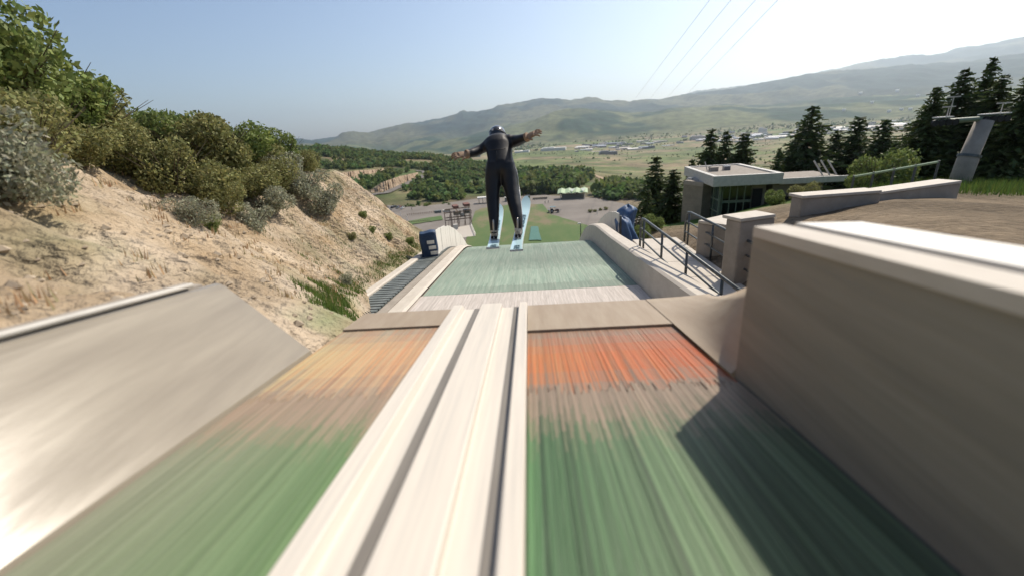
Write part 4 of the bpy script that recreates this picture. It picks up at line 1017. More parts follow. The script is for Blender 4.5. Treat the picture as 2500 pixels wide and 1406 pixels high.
# ------------------------------------------------------------------ far valley town
def tb_mesh(kind):
    mb = MB(); 
    if kind == 0:   # gabled house
        mb.box((0, 0, .35), (1, .7, .7)); mb.add([(-.55, -.4, .7), (.55, -.4, .7), (.55, .4, .7), (-.55, .4, .7), (-.55, 0, 1.05), (.55, 0, 1.05)], [(0, 1, 5, 4), (2, 3, 4, 5), (0, 4, 3), (1, 2, 5)])
    elif kind == 1:  # flat block with parapet and setback
        mb.box((0, 0, .35), (1, .6, .7)); mb.box((-.2, .05, .78), (.45, .4, .2)); mb.box((0, -.305, .55), (.9, .02, .12))
    else:
        mb.box((0, 0, .3), (1, .5, .6)); mb.box((.3, 0, .7), (.4, .45, .25)); mb.add([(-.52, -.28, .6), (.1, -.28, .6), (.1, .28, .6), (-.52, .28, .6), (-.52, 0, .8), (.1, 0, .8)], [(0, 1, 5, 4), (2, 3, 4, 5), (0, 4, 3), (1, 2, 5)])
    return mb
TM = {}
for k in range(3):
    for c in ('white', 'grey', 'silver', 'tanb'):
        m_ = M['conc_light'] if c == 'tanb' else M['p_'+c] if c != 'white' else M['white_paint']
        o = tb_mesh(k).build('town_building', m_); TM[(k, c)] = o.data; bpy.data.objects.remove(o)
def town(px, py, wpx, hpx, k, c, label, group=None, r_=None):
    p = ground_hit(px, py, 1500); r = math.hypot(p.x, p.y); o = bpy.data.objects.new('town_building', TM[(k, c)]); COL.objects.link(o)
    W = wpx*r/1050; H = hpx*r/1050; o.location = (p.x, p.y, ground_z(p.x, p.y)-1); o.scale = (W, W*.8, H); o.rotation_euler = (0, 0, -math.atan2(p.x, p.y)+random.uniform(-.25, .25))
    return tag(o, label, 'building', group)
town(1352, 368, 56, 9, 1, 'white', 'long white warehouse right of the jumper at the edge of the far town')
town(1484, 378, 40, 10, 1, 'grey', 'long dark grey building standing alone in the valley fields')
town(1578, 364, 34, 7, 2, 'grey', 'grey building in the fields left of the three sunlit conifers')
town(1861, 324, 15, 11, 1, 'white', 'bright white building at the top edge of the far town')
town(1275, 373, 34, 6, 2, 'white', 'low white building just right of the jumper\'s hip in the far town')
town(1712, 340, 44, 9, 1, 'tanb', 'broad beige building in the middle of the far town')
town(1150, 384, 46, 7, 1, 'grey', 'long grey building left of the jumper beyond the wooded hill')
rs = random.Random(17)
for k in range(130):
    px = rs.uniform(1400, 2210); base = 366-.069*(px-1400); py = base + rs.triangular(-14, 14, 0) - 2
    town(px, py, rs.uniform(9, 30), rs.uniform(2.5, 5), rs.randrange(3), rs.choice(('white', 'grey', 'silver', 'tanb', 'tanb', 'grey')), 'small low building in the hazy valley town beyond the fields', 'small buildings of the far town')
for k, (px, py) in enumerate([(2170, 275), (2128, 254), (2200, 271), (2222, 270), (2100, 232), (2240, 238), (2290, 240), (2190, 226), (2060, 272), (2300, 225)]):
    town(px, py, 5, 4, 0, 'white', 'tiny white house on the hazy right-hand mountainside, %s from the left' % ordw(sorted([2170, 2128, 2200, 2222, 2100, 2240, 2290, 2190, 2060, 2300]).index(px)), 'white houses on the mountainside')

# ------------------------------------------------------------------ outrun: grandstand, tractor, cars, shelters
def gpt(px, py): p = ground_hit(px, py, 150); return Vector((p.x, p.y, ground_z(p.x, p.y)))
def face(p): return -math.atan2(p.x, p.y)
def upx(p): return p.length/1050
g = gpt(1398, 489); s = upx(g)
gs = thing('grandstand', 'grandstand with pale green folded canopy and two white triangles beside the parking lot', 'grandstand', g+Vector((0, 0, .5)), face(g)-.03); 
GW = 62*s; GD = 9.0; GH = 5.2
for k in range(7):
    mb = MB(); mb.box((0, 1.2+k*1.0, .5+k*.45), (GW*.86, .75, .12)); mb.build('bench', M['bench'], gs)
    mb = MB(); mb.box((0, 1.65+k*1.0, .25+k*.225), (GW*.86, .1, .45+k*.45)); mb.build('riser', M['conc_grey'], gs)
for k in range(6):
    x = -GW/2+GW*k/5
    mb = MB(); mb.tube([(x*.94, 9.0, 0), (x*.94, 8.8, GH+1.0)], .18, 8); mb.build('post', M['white_paint'], gs)
for x in (-GW*.46, GW*.46):
    mb = MB(); mb.tube([(x, -1.0, 0), (x, 0.5, GH-.4)], .22, 8); mb.build('front_post', M['fascia'], gs)
nf = 4; 
for k in range(nf):
    a, b_ = -GW/2-1.5+(GW+3)*k/nf, -GW/2-1.5+(GW+3)*(k+1)/nf; m_ = (a+b_)/2
    mb = MB(); mb.add([(a, -1.5, GH-.3), (m_, -2.2, GH+.5), (b_, -1.5, GH-.3), (b_, 10, GH+1.6), (m_, 10.5, GH+2.6), (a, 10, GH+1.6), (a, -1.5, GH-.5), (m_, -2.2, GH+.3), (b_, -1.5, GH-.5), (b_, 10, GH+1.4), (m_, 10.5, GH+2.4), (a, 10, GH+1.4)],
                     [(0, 1, 4, 5), (1, 2, 3, 4), (6, 11, 10, 7), (7, 10, 9, 8), (0, 6, 7, 1), (1, 7, 8, 2), (3, 9, 10, 4), (4, 10, 11, 5)]); mb.build('canopy', M['palegreen'], gs)
for x in (-GW*.02, GW*.40):
    mb = MB(); mb.add([(x-2.2, 3.5, GH+2.5), (x+2.2, 3.5, GH+2.5), (x, -1.9, GH+.75), (x-2.2, 3.5, GH+2.3), (x+2.2, 3.5, GH+2.3), (x, -1.9, GH+.55)], [(0, 2, 1), (3, 4, 5), (0, 1, 4, 3), (1, 2, 5, 4), (2, 0, 3, 5)]); mb.build('white_triangle', M['canvas'], gs)
# tractor with mower and canopy
g = gpt(1352, 523)
tr_ = thing('tractor', 'dark tractor with teal canopy and rear implement parked at the lawn edge', 'tractor', g+Vector((0, 0, .9)), face(g)+.05)
sc = 1.55; tr_.scale = (sc, sc, sc)
def part(root, nm, m_, fn, **kw): mb = MB(); fn(mb); return mb.build(nm, m_, root, **kw)
part(tr_, 'hood', M['p_darkred'], lambda b: b.box((1.55, 0, 1.05), (1.5, .8, .75)), bevel=.08)
part(tr_, 'chassis', M['rubber'], lambda b: b.box((.6, 0, .7), (3.4, .6, .45)))
part(tr_, 'canopy', M['p_tealc'], lambda b: b.box((-.4, 0, 2.45), (2.5, 1.7, .16)), bevel=.04)
for (x, y) in ((-1.4, .7), (-1.4, -.7), (.6, .7), (.6, -.7)): part(tr_, 'canopy_post', M['rubber'], lambda b: b.tube([(x, y, .9), (x, y, 2.4)], .05, 6))
part(tr_, 'seat', M['rubber'], lambda b: (b.box((-.5, 0, 1.25), (.5, .5, .12)), b.box((-.75, 0, 1.5), (.1, .5, .5))))
for (x, y, r) in ((-.75, .85, .8), (-.75, -.85, .8), (1.9, .75, .48), (1.9, -.75, .48)):
    wv = part(tr_, 'wheel', M['tyre'], lambda b: b.tube([(x, y-.17, r-.05), (x, y+.17, r-.05)], r, 16)); part(tr_, 'hub', M['p_silver'], lambda b: b.tube([(x, y-.2, r-.05), (x, y+.2, r-.05)], r*.45, 12))
part(tr_, 'rear_implement', M['p_black'], lambda b: (b.box((-2.1, 0, .75), (.5, 2.2, .9)), b.box((-1.6, 0, .8), (.8, .12, .12)), b.box((-2.2, 0, 1.35), (.12, 2.2, .3))))
part(tr_, 'exhaust', M['chrome'], lambda b: b.tube([(1.5, .25, 1.3), (1.5, .25, 2.3)], .05, 6))
for k in range(3): part(tr_, 'front_tine', M['p_silver'], lambda b: b.tube([(2.6, -.5+.5*k, .3), (3.2, -.5+.5*k, 1.3)], .05, 6))
# cars
def car_mesh():
    b1 = MB()
    sec = [(-2.1, .45, .62), (-2.15, .5, .95), (-1.2, .8, 1.0), (.9, .82, .98), (2.0, .74, .8), (2.2, .6, .55)]
    vs = []; fs = []
    xs = [(-2.2, .85), (-2.15, .97), (-.95, 1.0), (.85, .98), (2.0, .85), (2.2, .6)]
    for (x, zt) in xs:
        for (y, z) in ((-.86, .35), (-.9, .62), (-.84, zt), (.84, zt), (.9, .62), (.86, .35)): vs.append((x, y, z))
    for i in range(len(xs)-1):
        for j in range(6): fs.append((i*6+j, (i+1)*6+j, (i+1)*6+(j+1) % 6, i*6+(j+1) % 6))
    fs += [tuple(range(6)), tuple(reversed(range(30, 36)))]; b1.add(vs, fs)
    b2 = MB(); b2.add([(-1.9, -.78, .96), (.95, -.78, .96), (.95, .78, .96), (-1.9, .78, .96), (-1.5, -.62, 1.5), (.2, -.62, 1.5), (.2, .62, 1.5), (-1.5, .62, 1.5)], [(0, 1, 5, 4), (1, 2, 6, 5), (2, 3, 7, 6), (3, 0, 4, 7)])
    b3 = MB(); b3.box((-.65, 0, 1.51), (1.7, 1.22, .05))
    wh = MB(); wh.tube([(0, -.1, 0), (0, .1, 0)], .34, 14)
    return b1, b2, b3, wh
CB = car_mesh(); cm = {}
CARS = [(925, 522, 'black'), (932, 524, 'grey'), (938, 515, 'white'), (944, 513, 'black'), (945, 520, 'black'), (952, 518, 'grey'), (960, 512, 'black'), (966, 510, 'black'), (972, 513, 'grey'), (976, 510, 'red'), (983, 514, 'white')]
cc = {}
for (px, py, c) in sorted(CARS):
    g = gpt(px, py); cc[c] = cc.get(c, 0)+1
    nth = ordw(cc[c]-1); lab = '%s car in the distant lot left of the jumper, %s %s one from the left' % (c, nth, c) if sum(1 for q in CARS if q[2] == c) > 1 else '%s car among the cars parked in the distant lot' % c
    t = thing('parked_car', lab, 'car', g+Vector((0, 0, 1.15)), random.choice((1.2, 1.35, -1.8)), 'cars parked in the distant lot')
    if c not in cm:
        o = CB[0].build('body', M['p_'+c]); cm[c] = o.data; bpy.data.objects.remove(o)
    if 'w' not in cm:
        for key, b_, m_ in (('w', CB[1], 'dark_glass'), ('t', CB[3], 'tyre')):
            o = b_.build(key, M[m_]); cm[key] = o.data; bpy.data.objects.remove(o)
    if c+'r' not in cm:
        o = CB[2].build('roof', M['p_'+c]); cm[c+'r'] = o.data; bpy.data.objects.remove(o)
    link('body', cm[c], None, t); link('windows', cm['w'], None, t); link('roof', cm[c+'r'], None, t)
    for (x, y) in ((-1.35, .82), (-1.35, -.82), (1.4, .82), (1.4, -.82)): link('wheel', cm['t'], None, t).location = (x, y, .34)
# timber lift station
g = gpt(1120, 566); st = thing('timber_station', 'weathered timber lift station with two rust-brown roofs and a pale concrete ramp', 'building', g+Vector((0, 0, .6)), face(g)+.12); s = upx(g)
def sx(px): return (px-1120)*s
zz = lambda py: (566-py)*s*1.0
for (px, dy) in ((1092, 3), (1108, 3), (1124, 3), (1140, 3), (1155, 3), (1108, 9), (1124, 9), (1155, 9)):
    part(st, 'post', M['wood'], lambda b: b.tube([(sx(px), dy, -1), (sx(px), dy, zz(520))], .25, 6))
for (px, py, w_, h_) in ((1121, 512, 13, 6), (1148, 510, 14, 6)):
    part(st, 'roof', M['redroof'], lambda b: b.box((sx(px), 6, zz(py)), (w_*s, 7, h_*s)), bevel=.1)
for (px, py, w_, h_, m_) in ((1124, 528, 18, 9, 'conc_grey'), (1147, 526, 15, 10, 'steel'), (1136, 534, 10, 8, 'conc_light'), (1098, 520, 16, 5, 'fascia'), (1078, 520, 16, 6, 'slat')):
    part(st, 'panel', M[m_], lambda b: b.box((sx(px), 6, zz(py)), (w_*s, 2.5, h_*s)))
for py in (516, 524, 536, 542):
    part(st, 'beam', M['wood'], lambda b: b.box((sx(1125), 4.2, zz(py)), (62*s, .5, .5)))
for k in range(5):
    part(st, 'brace', M['wood'], lambda b: b.tube([(sx(1096+13*k), 3.4, 0), (sx(1106+13*k), 3.4, zz(524))], .14, 5))
part(st, 'ramp', M['conc_light'], lambda b: b.add([(sx(1098), -2, 2.2), (sx(1150), -2, 3.0), (sx(1146), -22, .6), (sx(1094), -22, .1), (sx(1098), -2, -2), (sx(1150), -2, -2), (sx(1146), -22, -3), (sx(1094), -22, -3)], [(0, 3, 2, 1), (0, 1, 5, 4), (1, 2, 6, 5), (2, 3, 7, 6), (3, 0, 4, 7)]))
for x0, x1 in ((1097, 1093), (1150, 1146)):
    part(st, 'ramp_rail', M['white_paint'], lambda b: b.tube([(sx(x0), -2, 3.8), (sx(x1), -22, 1.6)], .2, 6))
part(st, 'ramp_hut', M['fascia'], lambda b: b.box((sx(1112), -4, 3.2), (2.6, 3, 3.0)))
# open shelter behind the jumper's left leg, fence rows, teal drum, wall
g = gpt(1184, 500); sh = thing('open_shelter', 'open shelter with flat white roof behind the jumper\'s left leg', 'shelter', g+Vector((0, 0, .7)), face(g)); s = upx(g)
part(sh, 'roof', M['white_paint'], lambda b: b.box((0, 2, 4.6), (34*s, 6, .9)), bevel=.1)
for x in (-4.6, -1.5, 1.5, 4.6):
    for y in (0, 4): part(sh, 'post', M['rubber'], lambda b: b.tube([(x, y, -.5), (x, y, 4.3)], .2, 6))
g = gpt(1243, 494); t = thing('service_sheds', 'pale grey service shed seen between the jumper\'s legs', 'shed', g+Vector((0, 0, .6)), face(g)); t.name = 'service_shed'
part(t, 'wall', M['conc_grey'], lambda b: b.box((0, 0, 1.6), (7, 4, 3.2))); part(t, 'roof', M['fascia'], lambda b: b.box((0, 0, 3.35), (7.6, 4.6, .3))); part(t, 'door', M['rubber'], lambda b: b.box((1.5, -2.02, 1.1), (1.2, .06, 2.1)))
g = gpt(1289, 494); t = thing('green_drum', 'dark green drum tank beyond the tip of the right ski', 'tank', g+Vector((0, 0, .6)), 0)
part(t, 'shell', M['wall_green'], lambda b: b.tube([(0, 0, -.3), (0, 0, 4.2)], 2.0, 18)); part(t, 'lid', M['steel'], lambda b: b.tube([(0, 0, 4.22), (0, 0, 4.4)], 2.1, 18))
g = gpt(1318, 490); t = thing('stone_retaining_wall', 'low tan stone retaining wall left of the grandstand', 'wall', g+Vector((0, 0, .6)), face(g))
for i in range(9):
    for j in range(2): part(t, 'stone', M['stone'], lambda b: b.box((-5.4+1.35*i+.3*j, random.uniform(-.1, .1), .45+.9*j), (1.28, 1.0, .84)))
def post_row(pa, pb, n, h, label, name='post_row'):
    a, b_ = gpt(*pa), gpt(*pb); t = thing(name, label, 'fence', a)
    for k in range(n):
        q = a.lerp(b_, k/(n-1)) - a; mb = MB(); mb.tube([(q.x, q.y, q.z-.3), (q.x, q.y, q.z+h+1.2)], .16, 5); mb.build('post', M['wood'], t)
    d_ = b_-a; mb = MB(); mb.tube([(0, 0, h+.6), (d_.x, d_.y, d_.z+h+.6)], .09, 5); mb.build('rail', M['wood'], t)
post_row((995, 530), (1075, 522), 16, .9, 'timber post fence along the lot behind the small lawn', 'post_fence')
post_row((990, 549), (1050, 543), 12, .8, 'timber post fence in front of the small lawn', 'post_fence')
# light mast on the right of the lawn
g = gpt(1418, 596); t = thing('lamp_mast', 'thin dark lamp mast rising in front of the right fence', 'lamp', g)
mt_ = atR(1415, 546, math.hypot(g.x, g.y)).z - g.z
part(t, 'pole', M['rubber'], lambda b: b.tube([(0, 0, 0), (0, 0, mt_)], [.3, .16], 8)); part(t, 'lamp_head', M['white_paint'], lambda b: b.box((-.6, 0, mt_), (1.6, .6, .5)))
# planted island and white marker posts
for k, (px, py) in enumerate([(1440, 522), (1452, 520), (1466, 517), (1480, 516)]):
    g = gpt(px, py); place_shrub('olive', k % 3, (g.x, g.y, g.z+.4), 2.6, k, 'low olive island bush in the parking lot, %s from the left' % ordw(k), 'island_bush', 'bushes of the parking lot island', .7)
for k, (px, py, h) in enumerate([(1458, 526, 3.2), (1535, 512, 3.6), (1520, 520, 1.6), (979, 531, 3.4), (995, 542, 3.4)]):
    g = gpt(px, py); mb = MB(); mb.tube([(0, 0, 0), (0, 0, h)], [.28, .2], 8); mb.ell((0, 0, h), (.34, .34, .3), 8, 6); o = mb.build('marker_post', M['white_paint']); o.location = g+Vector((0, 0, .3))
    tag(o, 'white marker post %s' % ('in the island of the parking lot', 'standing alone on the right of the parking lot', 'low beside the right end of the parking lot', 'left of the small lawn near the parked cars', 'in front of the small lawn')[k], 'post')
# tiny people by the lawn
def tiny_person(px, py, label, m_):
    g = gpt(px, py); mb = MB()
    mb.tube([(-.1, 0, 0), (-.1, .05, .45), (-.08, 0, .88), (0, 0, 1.1)], [.07, .08, .1, .17], 8, flat=Vector((0, 1, 0)))
    mb.tube([(.12, .1, 0), (.1, 0, .45), (.08, 0, .88), (0, 0, 1.1)], [.07, .08, .1, .17], 8, flat=Vector((0, 1, 0)))
    mb.tube([(0, 0, 1.0), (0, 0, 1.25), (0, .02, 1.45), (0, .02, 1.52), (0, .02, 1.6)], [.16, .18, .2, .08, .07], 10, flat=Vector((0, 1, 0)))
    mb.ell((0, .03, 1.68), (.09, .1, .12), 8, 6)
    for sg in (-1, 1): mb.tube([(sg*.18, 0, 1.42), (sg*.25, 0, 1.15), (sg*.24, .08, .88)], [.06, .05, .04], 6)
    bm = mb.build('body', m_); t = thing('person', label, 'person', g+Vector((0, 0, .9)), random.uniform(-1, 1)); bm.parent = t
    t.scale = (1.15,)*3
tiny_person(1331, 501, 'distant person in dark clothes standing at the lawn edge above the tractor', M['p_black'])
tiny_person(1339, 500, 'second distant person in dark clothes right of the first above the tractor', M['p_grey'])
tiny_person(1006, 517, 'lone distant person in dark clothes on the asphalt right of the cars', M['p_black'])
# overhead cables in the sky
for k, (xa, xb) in enumerate([(1552, 1752), (1588, 1806), (1628, 1868), (1668, 1924)]):
    p0 = atR(xa, 240, 1900); p1 = atR(xb, -25, 150); pts = []
    for i in range(25):
        f = i/24; f2 = 1-(1-f)**2.2; q = p0.lerp(p1, f2); pts.append(q)
    mb = MB(); mb.tube(pts, [.14*(1-i/24)+.05 for i in range(25)], 6); o = mb.build('overhead_cable', M['p_silver'])
    tag(o, 'thin overhead cable crossing the pale sky, %s of four from the left' % ordw(k), 'cable', 'overhead cables in the sky')

# ------------------------------------------------------------------ the ski jumper
def q3(px, py, Y): return atY(px, py, Y)
def hw(w, Y): return w*Y/1090.0
def remesh(mb, voxel, smooth_it, name):
    me = bpy.data.meshes.new(name+'_raw'); me.from_pydata(mb.v, [], mb.f); me.update()
    o = bpy.data.objects.new(name+'_raw', me); COL.objects.link(o)
    r = o.modifiers.new('r', 'REMESH'); r.mode = 'VOXEL'; r.voxel_size = voxel
    s = o.modifiers.new('s', 'SMOOTH'); s.iterations = smooth_it; s.factor = .5
    dg = bpy.context.evaluated_depsgraph_get(); dg.update()
    m2 = bpy.data.meshes.new_from_object(o.evaluated_get(dg)); m2.name = name; m2.shade_smooth()
    bpy.data.objects.remove(o); return m2
foot = q3(1236, 575, 5.62)
jp = thing('person', 'ski jumper in black suit and helmet, arms spread, airborne on pale blue skis', 'person', foot)
inv = Vector(foot)
def chain(mb, pts, n=16, depth=1.0):
    P = [q3(a, b, Y)-inv for a, b, Y, w_ in pts]; Rr_ = [(hw(w_, Y), hw(w_, Y)*depth) for a, b, Y, w_ in pts]
    # a: in-plane axis = camera right, so that widths read as measured
    mb.tube(P, Rr_, n, True, flat=Vector(CR)); return mb
body = MB()
chain(body, [(1206, 571, 5.63, 9.5), (1206, 556, 5.65, 11), (1206, 540, 5.69, 13), (1205, 518, 5.77, 15), (1204, 495, 5.86, 16.5), (1203, 470, 5.93, 18), (1204, 440, 5.99, 20), (1206, 418, 6.02, 21.5), (1209, 402, 6.05, 22)], depth=1.05)
chain(body, [(1266, 564, 5.63, 9), (1265, 550, 5.65, 11), (1262, 532, 5.69, 13.5), (1258, 508, 5.77, 16), (1253, 485, 5.86, 17.5), (1248, 462, 5.93, 18.5), (1243, 438, 5.99, 20.5), (1239, 418, 6.02, 22), (1235, 402, 6.05, 22)], depth=1.05)
chain(body, [(1222, 412, 6.03, 34), (1222, 400, 6.05, 34.5), (1221, 386, 6.10, 31), (1219, 370, 6.17, 31.5), (1217, 356, 6.24, 35), (1216, 346, 6.30, 34), (1216, 339, 6.34, 27), (1214, 333, 6.39, 12)], 20, .62)
for (a, b, Y, w_) in ((1192, 354, 6.28, 14.5), (1243, 344, 6.28, 15)): body.ell(q3(a, b, Y)-inv, (hw(w_, Y),)*3)
for (a, b, Y, w_) in ((1210, 414, 6.0, 19), (1235, 414, 6.0, 19.5)): body.ell(q3(a, b, Y)-inv, (hw(w_, Y),)*3)   # seat
chain(body, [(1194, 355, 6.28, 14.5), (1182, 361, 6.28, 13), (1171, 367, 6.26, 12), (1160, 372, 6.21, 12), (1149, 375, 6.15, 11), (1138, 377, 6.11, 9.5)], 12)
chain(body, [(1241, 345, 6.28, 14.5), (1252, 346, 6.28, 14.5), (1262, 345, 6.25, 14), (1271, 342, 6.19, 12.5), (1280, 338, 6.13, 10.5), (1288, 335, 6.10, 9.5)], 12)
bo = link('suit', remesh(body, .014, 8, 'suit'), M['suit'], jp)
# white piping down the right outer leg, raised back seams
mb = MB(); pts = [(1254, 398, 6.05), (1261, 418, 6.02), (1265, 440, 5.99), (1268, 465, 5.93), (1271, 490, 5.86), (1273.5, 512, 5.77), (1275, 535, 5.69), (1275, 556, 5.65)]
mb.tube([q3(a, b, Y)-inv for a, b, Y in pts], .008, 6); mb.build('side_piping', M['piping'], jp, smooth=True)
mb = MB(); mb.tube([q3(a, b, Y)-inv for a, b, Y in ((1195, 367, 6.02), (1208, 366, 5.985), (1220, 365, 5.98), (1234, 363, 6.0))], .006, 6); mb.tube([q3(a, b, Y)-inv for a, b, Y in ((1212, 367, 5.98), (1212.5, 380, 5.93), (1213, 392, 5.885))], .005, 6)
mb.build('back_seam', M['rubber'], jp, smooth=True)
# helmet, goggles strap, face and neck
hc = q3(1215, 332, 6.50)-inv
fwd = Vector((.28, .86, -.42)).normalized(); side = fwd.cross(Vector((0, 0, 1))).normalized(); upv = side.cross(fwd)
HM = Matrix((side, fwd, upv)).transposed()
mb = MB(); vs = []; n_, m_ = 24, 14
for i in range(m_+1):
    ph = math.pi*.62*i/m_
    for k in range(n_):
        th = 2*math.pi*k/n_; r = math.sin(ph); v_ = Vector((.118*r*math.cos(th), .145*r*math.sin(th) - .012*(1-math.cos(ph)), .135*math.cos(ph)))
        vs.append(HM @ v_ + hc)
fs = [(i*n_+k, (i+1)*n_+k, (i+1)*n_+(k+1) % n_, i*n_+(k+1) % n_) for i in range(m_) for k in range(n_)] + [tuple(range(m_*n_, m_*n_+n_))]
mb.add(vs, fs); hl = mb.build('helmet', M['helmet'], jp, smooth=True)
mb = MB(); ring = [HM @ Vector((.122*math.cos(th), .150*math.sin(th), .015)) + hc for th in np.linspace(0, 6.283, 25)]
mb.tube(ring, [(.018, .004)]*25, 8, False, flat=upv); mb.build('goggle_strap', M['suit'], hl, smooth=True)
mb = MB(); mb.box(HM @ Vector((-.02, -.153, .02)) + hc, (.022, .012, .026), M=HM); mb.build('strap_badge', M['piping'], hl)
mb = MB(); mb.box(HM @ Vector((0, .135, .0)) + hc, (.17, .05, .075), M=HM); mb.build('goggles', M['dark_glass'], hl, bevel=.02)
fc = MB(); fc.ell(HM @ Vector((0, .028, -.045)) + hc, (.083, .105, .115), 16, 12, HM); fc.ell(HM @ Vector((0, .128, -.05)) + hc, (.017, .028, .03), 8, 6, HM); fc.ell(HM @ Vector((0, .085, -.13)) + hc, (.045, .045, .035), 10, 8, HM)
for sg in (-1, 1): fc.ell(HM @ Vector((sg*.088, -.01, -.06)) + hc, (.016, .03, .04), 8, 6, HM)
fc.tube([HM @ Vector((0, -.01, -.08)) + hc, q3(1215, 340, 6.36)-inv], [.062, .066], 12)
link('head', remesh(fc, .008, 3, 'head'), M['skin'], jp)
mb = MB(); mb.ell(HM @ Vector((0, .118, -.092)) + hc, (.026, .012, .007), 10, 6, HM); mb.build('lips', M['glove'], jp, smooth=True)
mb = MB(); mb.tube([HM @ Vector((.113, 0, -.03)) + hc, HM @ Vector((.08, .07, -.13)) + hc, HM @ Vector((0, .085, -.165)) + hc, HM @ Vector((-.08, .07, -.13)) + hc, HM @ Vector((-.113, 0, -.03)) + hc], .007, 6); mb.build('chin_strap', M['rubber'], jp)
# gloves: palm, thumb and four fingers of different length, slightly curled
def glove(wrist, d, nrm, side_, k):
    d = d.normalized(); nrm = (nrm-d*nrm.dot(d)).normalized(); s_ = d.cross(nrm)*side_; W = wrist; wrist = Vector((0, 0, 0))
    mb = MB(); mb.tube([wrist-d*.03, wrist+d*.005], [.046, .048], 14)
    mb.tube([wrist, wrist+d*.04, wrist+d*.09], [(.022, .040), (.024, .048), (.020, .047)], 12, flat=nrm)
    L = [.072, .084, .078, .060]
    for i in range(4):
        b_ = wrist + d*.085 + s_*(.034-.0225*i); sp = (d + s_*(.22-.14*i)).normalized()
        mb.tube([b_-d*.012, b_+sp*L[i]*.45, b_+sp*L[i]*.78-nrm*.010, b_+sp*L[i]*.97-nrm*.030], [.0115, .011, .010, .008], 8)
    t0 = wrist + d*.028 + s_*.036
    mb.tube([t0-s_*.01, t0+(d*.5+s_*.8).normalized()*.035, t0+(d*.75+s_*.6).normalized()*.068-nrm*.012], [.015, .013, .009], 8)
    o = link('glove', remesh(mb, .0055, 2, 'glove'), M['glove'], jp); o.location = W; o.scale = (1.3,)*3
    mb = MB(); mb.tube([wrist-d*.035, wrist-d*.012], .046, 14); mb.build('glove_cuff', M['suit'], o)
    return o
wl = q3(1138, 377.5, 6.10)-inv; wr = q3(1288, 335, 6.095)-inv
glove(wl, (q3(1112, 380, 6.02)-q3(1138, 377.5, 6.10)), Vector((.1, -.55, .8)), -1, 0)
glove(wr, (q3(1310, 324, 6.02)-q3(1288, 335, 6.095)), Vector((-.1, -.55, .8)), 1, 1)
# skis (things of their own) and boots
def ski(tail, mid, tip, label, wl_):
    T, Mi, P = q3(*tail), q3(*mid), q3(*tip)
    root = thing('jump_ski', label, 'ski', Mi)
    n = 70; path = []
    for i in range(n+1):
        f = i/n
        a = T.lerp(Mi, f*2) if f < .5 else Mi.lerp(P, f*2-1)
        q = T*(1-f)**2 + (Mi*2-(T+P)*.5)*2*f*(1-f) + P*f*f
        path.append(q-Mi)
    top = MB(); edge = MB(); vs = []; ev = []
    for i, p in enumerate(path):
        f = i/n; t_ = (path[min(i+1, n)]-path[max(i-1, 0)]).normalized(); s_ = t_.cross(Vector((0, 0, 1))).normalized(); u_ = s_.cross(t_)
        w_ = .5*wl_*(1.03-.12*math.sin(math.pi*min(1, f*1.05)))*(1 if f < .95 else math.sqrt(max(.06, 1-((f-.95)/.052)**2)))
        lift = .0 if f < .88 else .11*((f-.88)/.12)**2
        c = p + u_*lift
        vs += [c-s_*w_+u_*.0125, c+s_*w_+u_*.0125]; ev += [c-s_*(w_+.003)+u_*.0115, c+s_*(w_+.003)+u_*.0115, c+s_*(w_+.003)-u_*.0115, c-s_*(w_+.003)-u_*.0115]
    top.add(vs, [(2*i, 2*i+1, 2*i+3, 2*i+2) for i in range(n)]); edge.add(ev, [(4*i+j, 4*i+(j+1) % 4, 4*(i+1)+(j+1) % 4, 4*(i+1)+j) for i in range(n) for j in range(4)] + [(0, 3, 2, 1), (4*n, 4*n+1, 4*n+2, 4*n+3)])
    edge.build('ski_core', M['ski_edge'], root); dk = top.build('top_sheet', M['ski'], root)
    # lettering along the tail and the shovel
    for (f0, size, flip) in ((.17, .098, 1), (.74, .105, 1)):
        i = int(f0*n); t_ = (path[i+1]-path[i-1]).normalized(); s_ = t_.cross(Vector((0, 0, 1))).normalized(); u_ = s_.cross(t_)
        cu = bpy.data.curves.new('lettering', 'FONT'); cu.body = 'AUGMENT'; cu.size = size; cu.align_x = 'CENTER'; cu.align_y = 'CENTER'; cu.space_character = 1.05; cu.offset = .0035
        tmp = bpy.data.objects.new('lettering', cu); COL.objects.link(tmp); dg = bpy.context.evaluated_depsgraph_get(); dg.update()
        lm = bpy.data.meshes.new_from_object(tmp.evaluated_get(dg)); bpy.data.objects.remove(tmp)
        o = link('lettering', lm, M['ski_print'], dk); R3 = Matrix((-t_, s_*-1 if False else s_, u_)).transposed()
        X_ = -t_; Y_ = u_.cross(X_); R3 = Matrix((X_, Y_, u_)).transposed().to_4x4()
        c = path[i]*(1-(f0*n-i)) + path[i+1]*(f0*n-i)
        o.matrix_local = Matrix.Translation(c+u_*.0185) @ R3
    return root, (path[n//2+1]-path[n//2-1]).normalized()
skL, tL = ski((1203, 606, 5.02), (1208, 582, 5.72), (1219, 516, 7.0), 'left pale blue jump ski under the jumper, tip hidden behind the leg', .148)
skR, tR = ski((1261, 612, 4.98), (1267, 577, 5.72), (1286, 497, 7.05), 'right pale blue jump ski under the jumper, tip raised beside the right leg', .148)
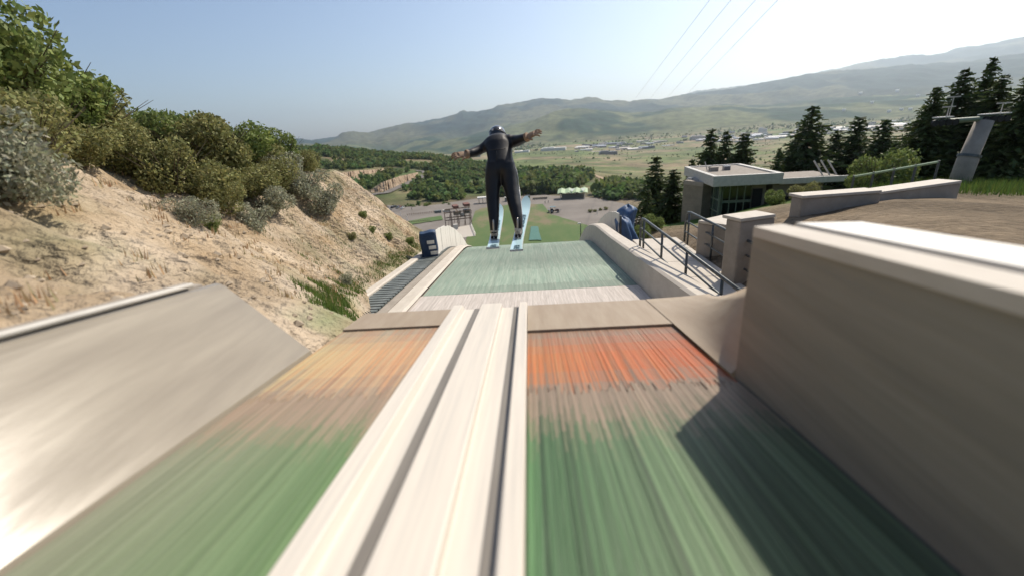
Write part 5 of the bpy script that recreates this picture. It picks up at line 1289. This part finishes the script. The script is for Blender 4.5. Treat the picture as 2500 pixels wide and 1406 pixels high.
def boot(root, t_, ank):
    Mi = root.location; s_ = t_.cross(Vector((0, 0, 1))).normalized(); u_ = s_.cross(t_)
    B = lambda a, b, c: Mi + t_*a + s_*b + u_*c - inv
    S = lambda a, b, c: t_*a + s_*b + u_*c
    Rm = Matrix((s_, t_, u_)).transposed()
    # binding belongs to the ski
    for (nm, c, sz, m_) in (('toe_piece', (.18, 0, .03), (.085, .09, .04), 'chrome'), ('heel_plate', (-.14, 0, .022), (.09, .06, .02), 'chrome')):
        mb = MB(); mb.box(S(*c), sz, M=Rm); mb.build(nm, M[m_], root)
    mb = MB(); mb.tube([S(-.15, 0, .03), S(-.175, 0, .05), S(-.15, 0, .085)], .008, 6); mb.build('heel_cord', M['chrome'], root)
    A = ank-inv
    lift = .045
    b_ = MB(); sole = MB()
    sole.tube([B(-.135, 0, lift), B(-.06, 0, lift*.9), B(.05, 0, lift*.7), B(.15, 0, lift*.6)], [(.020, .043), (.020, .046), (.018, .05), (.014, .035)], 12, flat=u_)
    b_.tube([B(-.105, 0, lift+.02), B(-.02, 0, lift+.045), B(.08, 0, lift+.03), B(.155, 0, lift+.012)], [(.035, .042), (.048, .045), (.035, .047), (.02, .034)], 12, flat=u_)
    b_.tube([B(-.055, 0, lift+.03), A.lerp(B(-.05, 0, lift+.09), .5), A+(A-B(-.05, 0, lift)).normalized()*.02], [.05, .053, .055], 12)
    bt = link('boot', remesh(b_, .009, 3, 'boot'), M['boot'], jp); sole.build('sole', M['rubber'], bt, smooth=True)
    # tall rear spoiler rod against the calf
    up = (A-B(-.06, 0, lift)).normalized(); bk = up.cross(s_).normalized()
    if bk.y > 0: bk = -bk
    c0 = B(-.10, 0, lift+.05)
    mb = MB(); mb.tube([c0+bk*.012, c0+up*.07+bk*.02, c0+up*.17+bk*.022, c0+up*.19+bk*.018], [.016, .014, .012, .004], 8); mb.build('heel_spoiler', M['chrome'], bt, smooth=True)
    mb = MB(); mb.ell(c0+up*.03+bk*.0, (.045, .03, .035), 12, 8); mb.build('heel_cup', M['boot'], bt, smooth=True)
boot(skL, tL, q3(1206, 556, 5.66)); boot(skR, tR, q3(1265, 551, 5.66))

# ------------------------------------------------------------------ haze: one closed box of pale air
zb, zt_ = ZMIN-120, ZMAX+60
mb = MB(); mb.box((0, 0, (zb+zt_)/2), (39000, 39000, zt_-zb)); hz_o = mb.build('haze', None)
hm = bpy.data.materials.new('haze_air'); hm.use_nodes = True; t = hm.node_tree; t.nodes.remove(t.nodes['Principled BSDF'])
pv = t.nodes.new('ShaderNodeVolumePrincipled'); pv.inputs['Color'].default_value = (.75, .88, 1.0, 1); pv.inputs['Density'].default_value = 5.8e-5; pv.inputs['Anisotropy'].default_value = .55
t.links.new(pv.outputs[0], t.nodes['Material Output'].inputs['Volume']); hz_o.data.materials.append(hm)
tag(hz_o, 'thin pale summer haze filling the valley air', 'haze', kind='stuff')
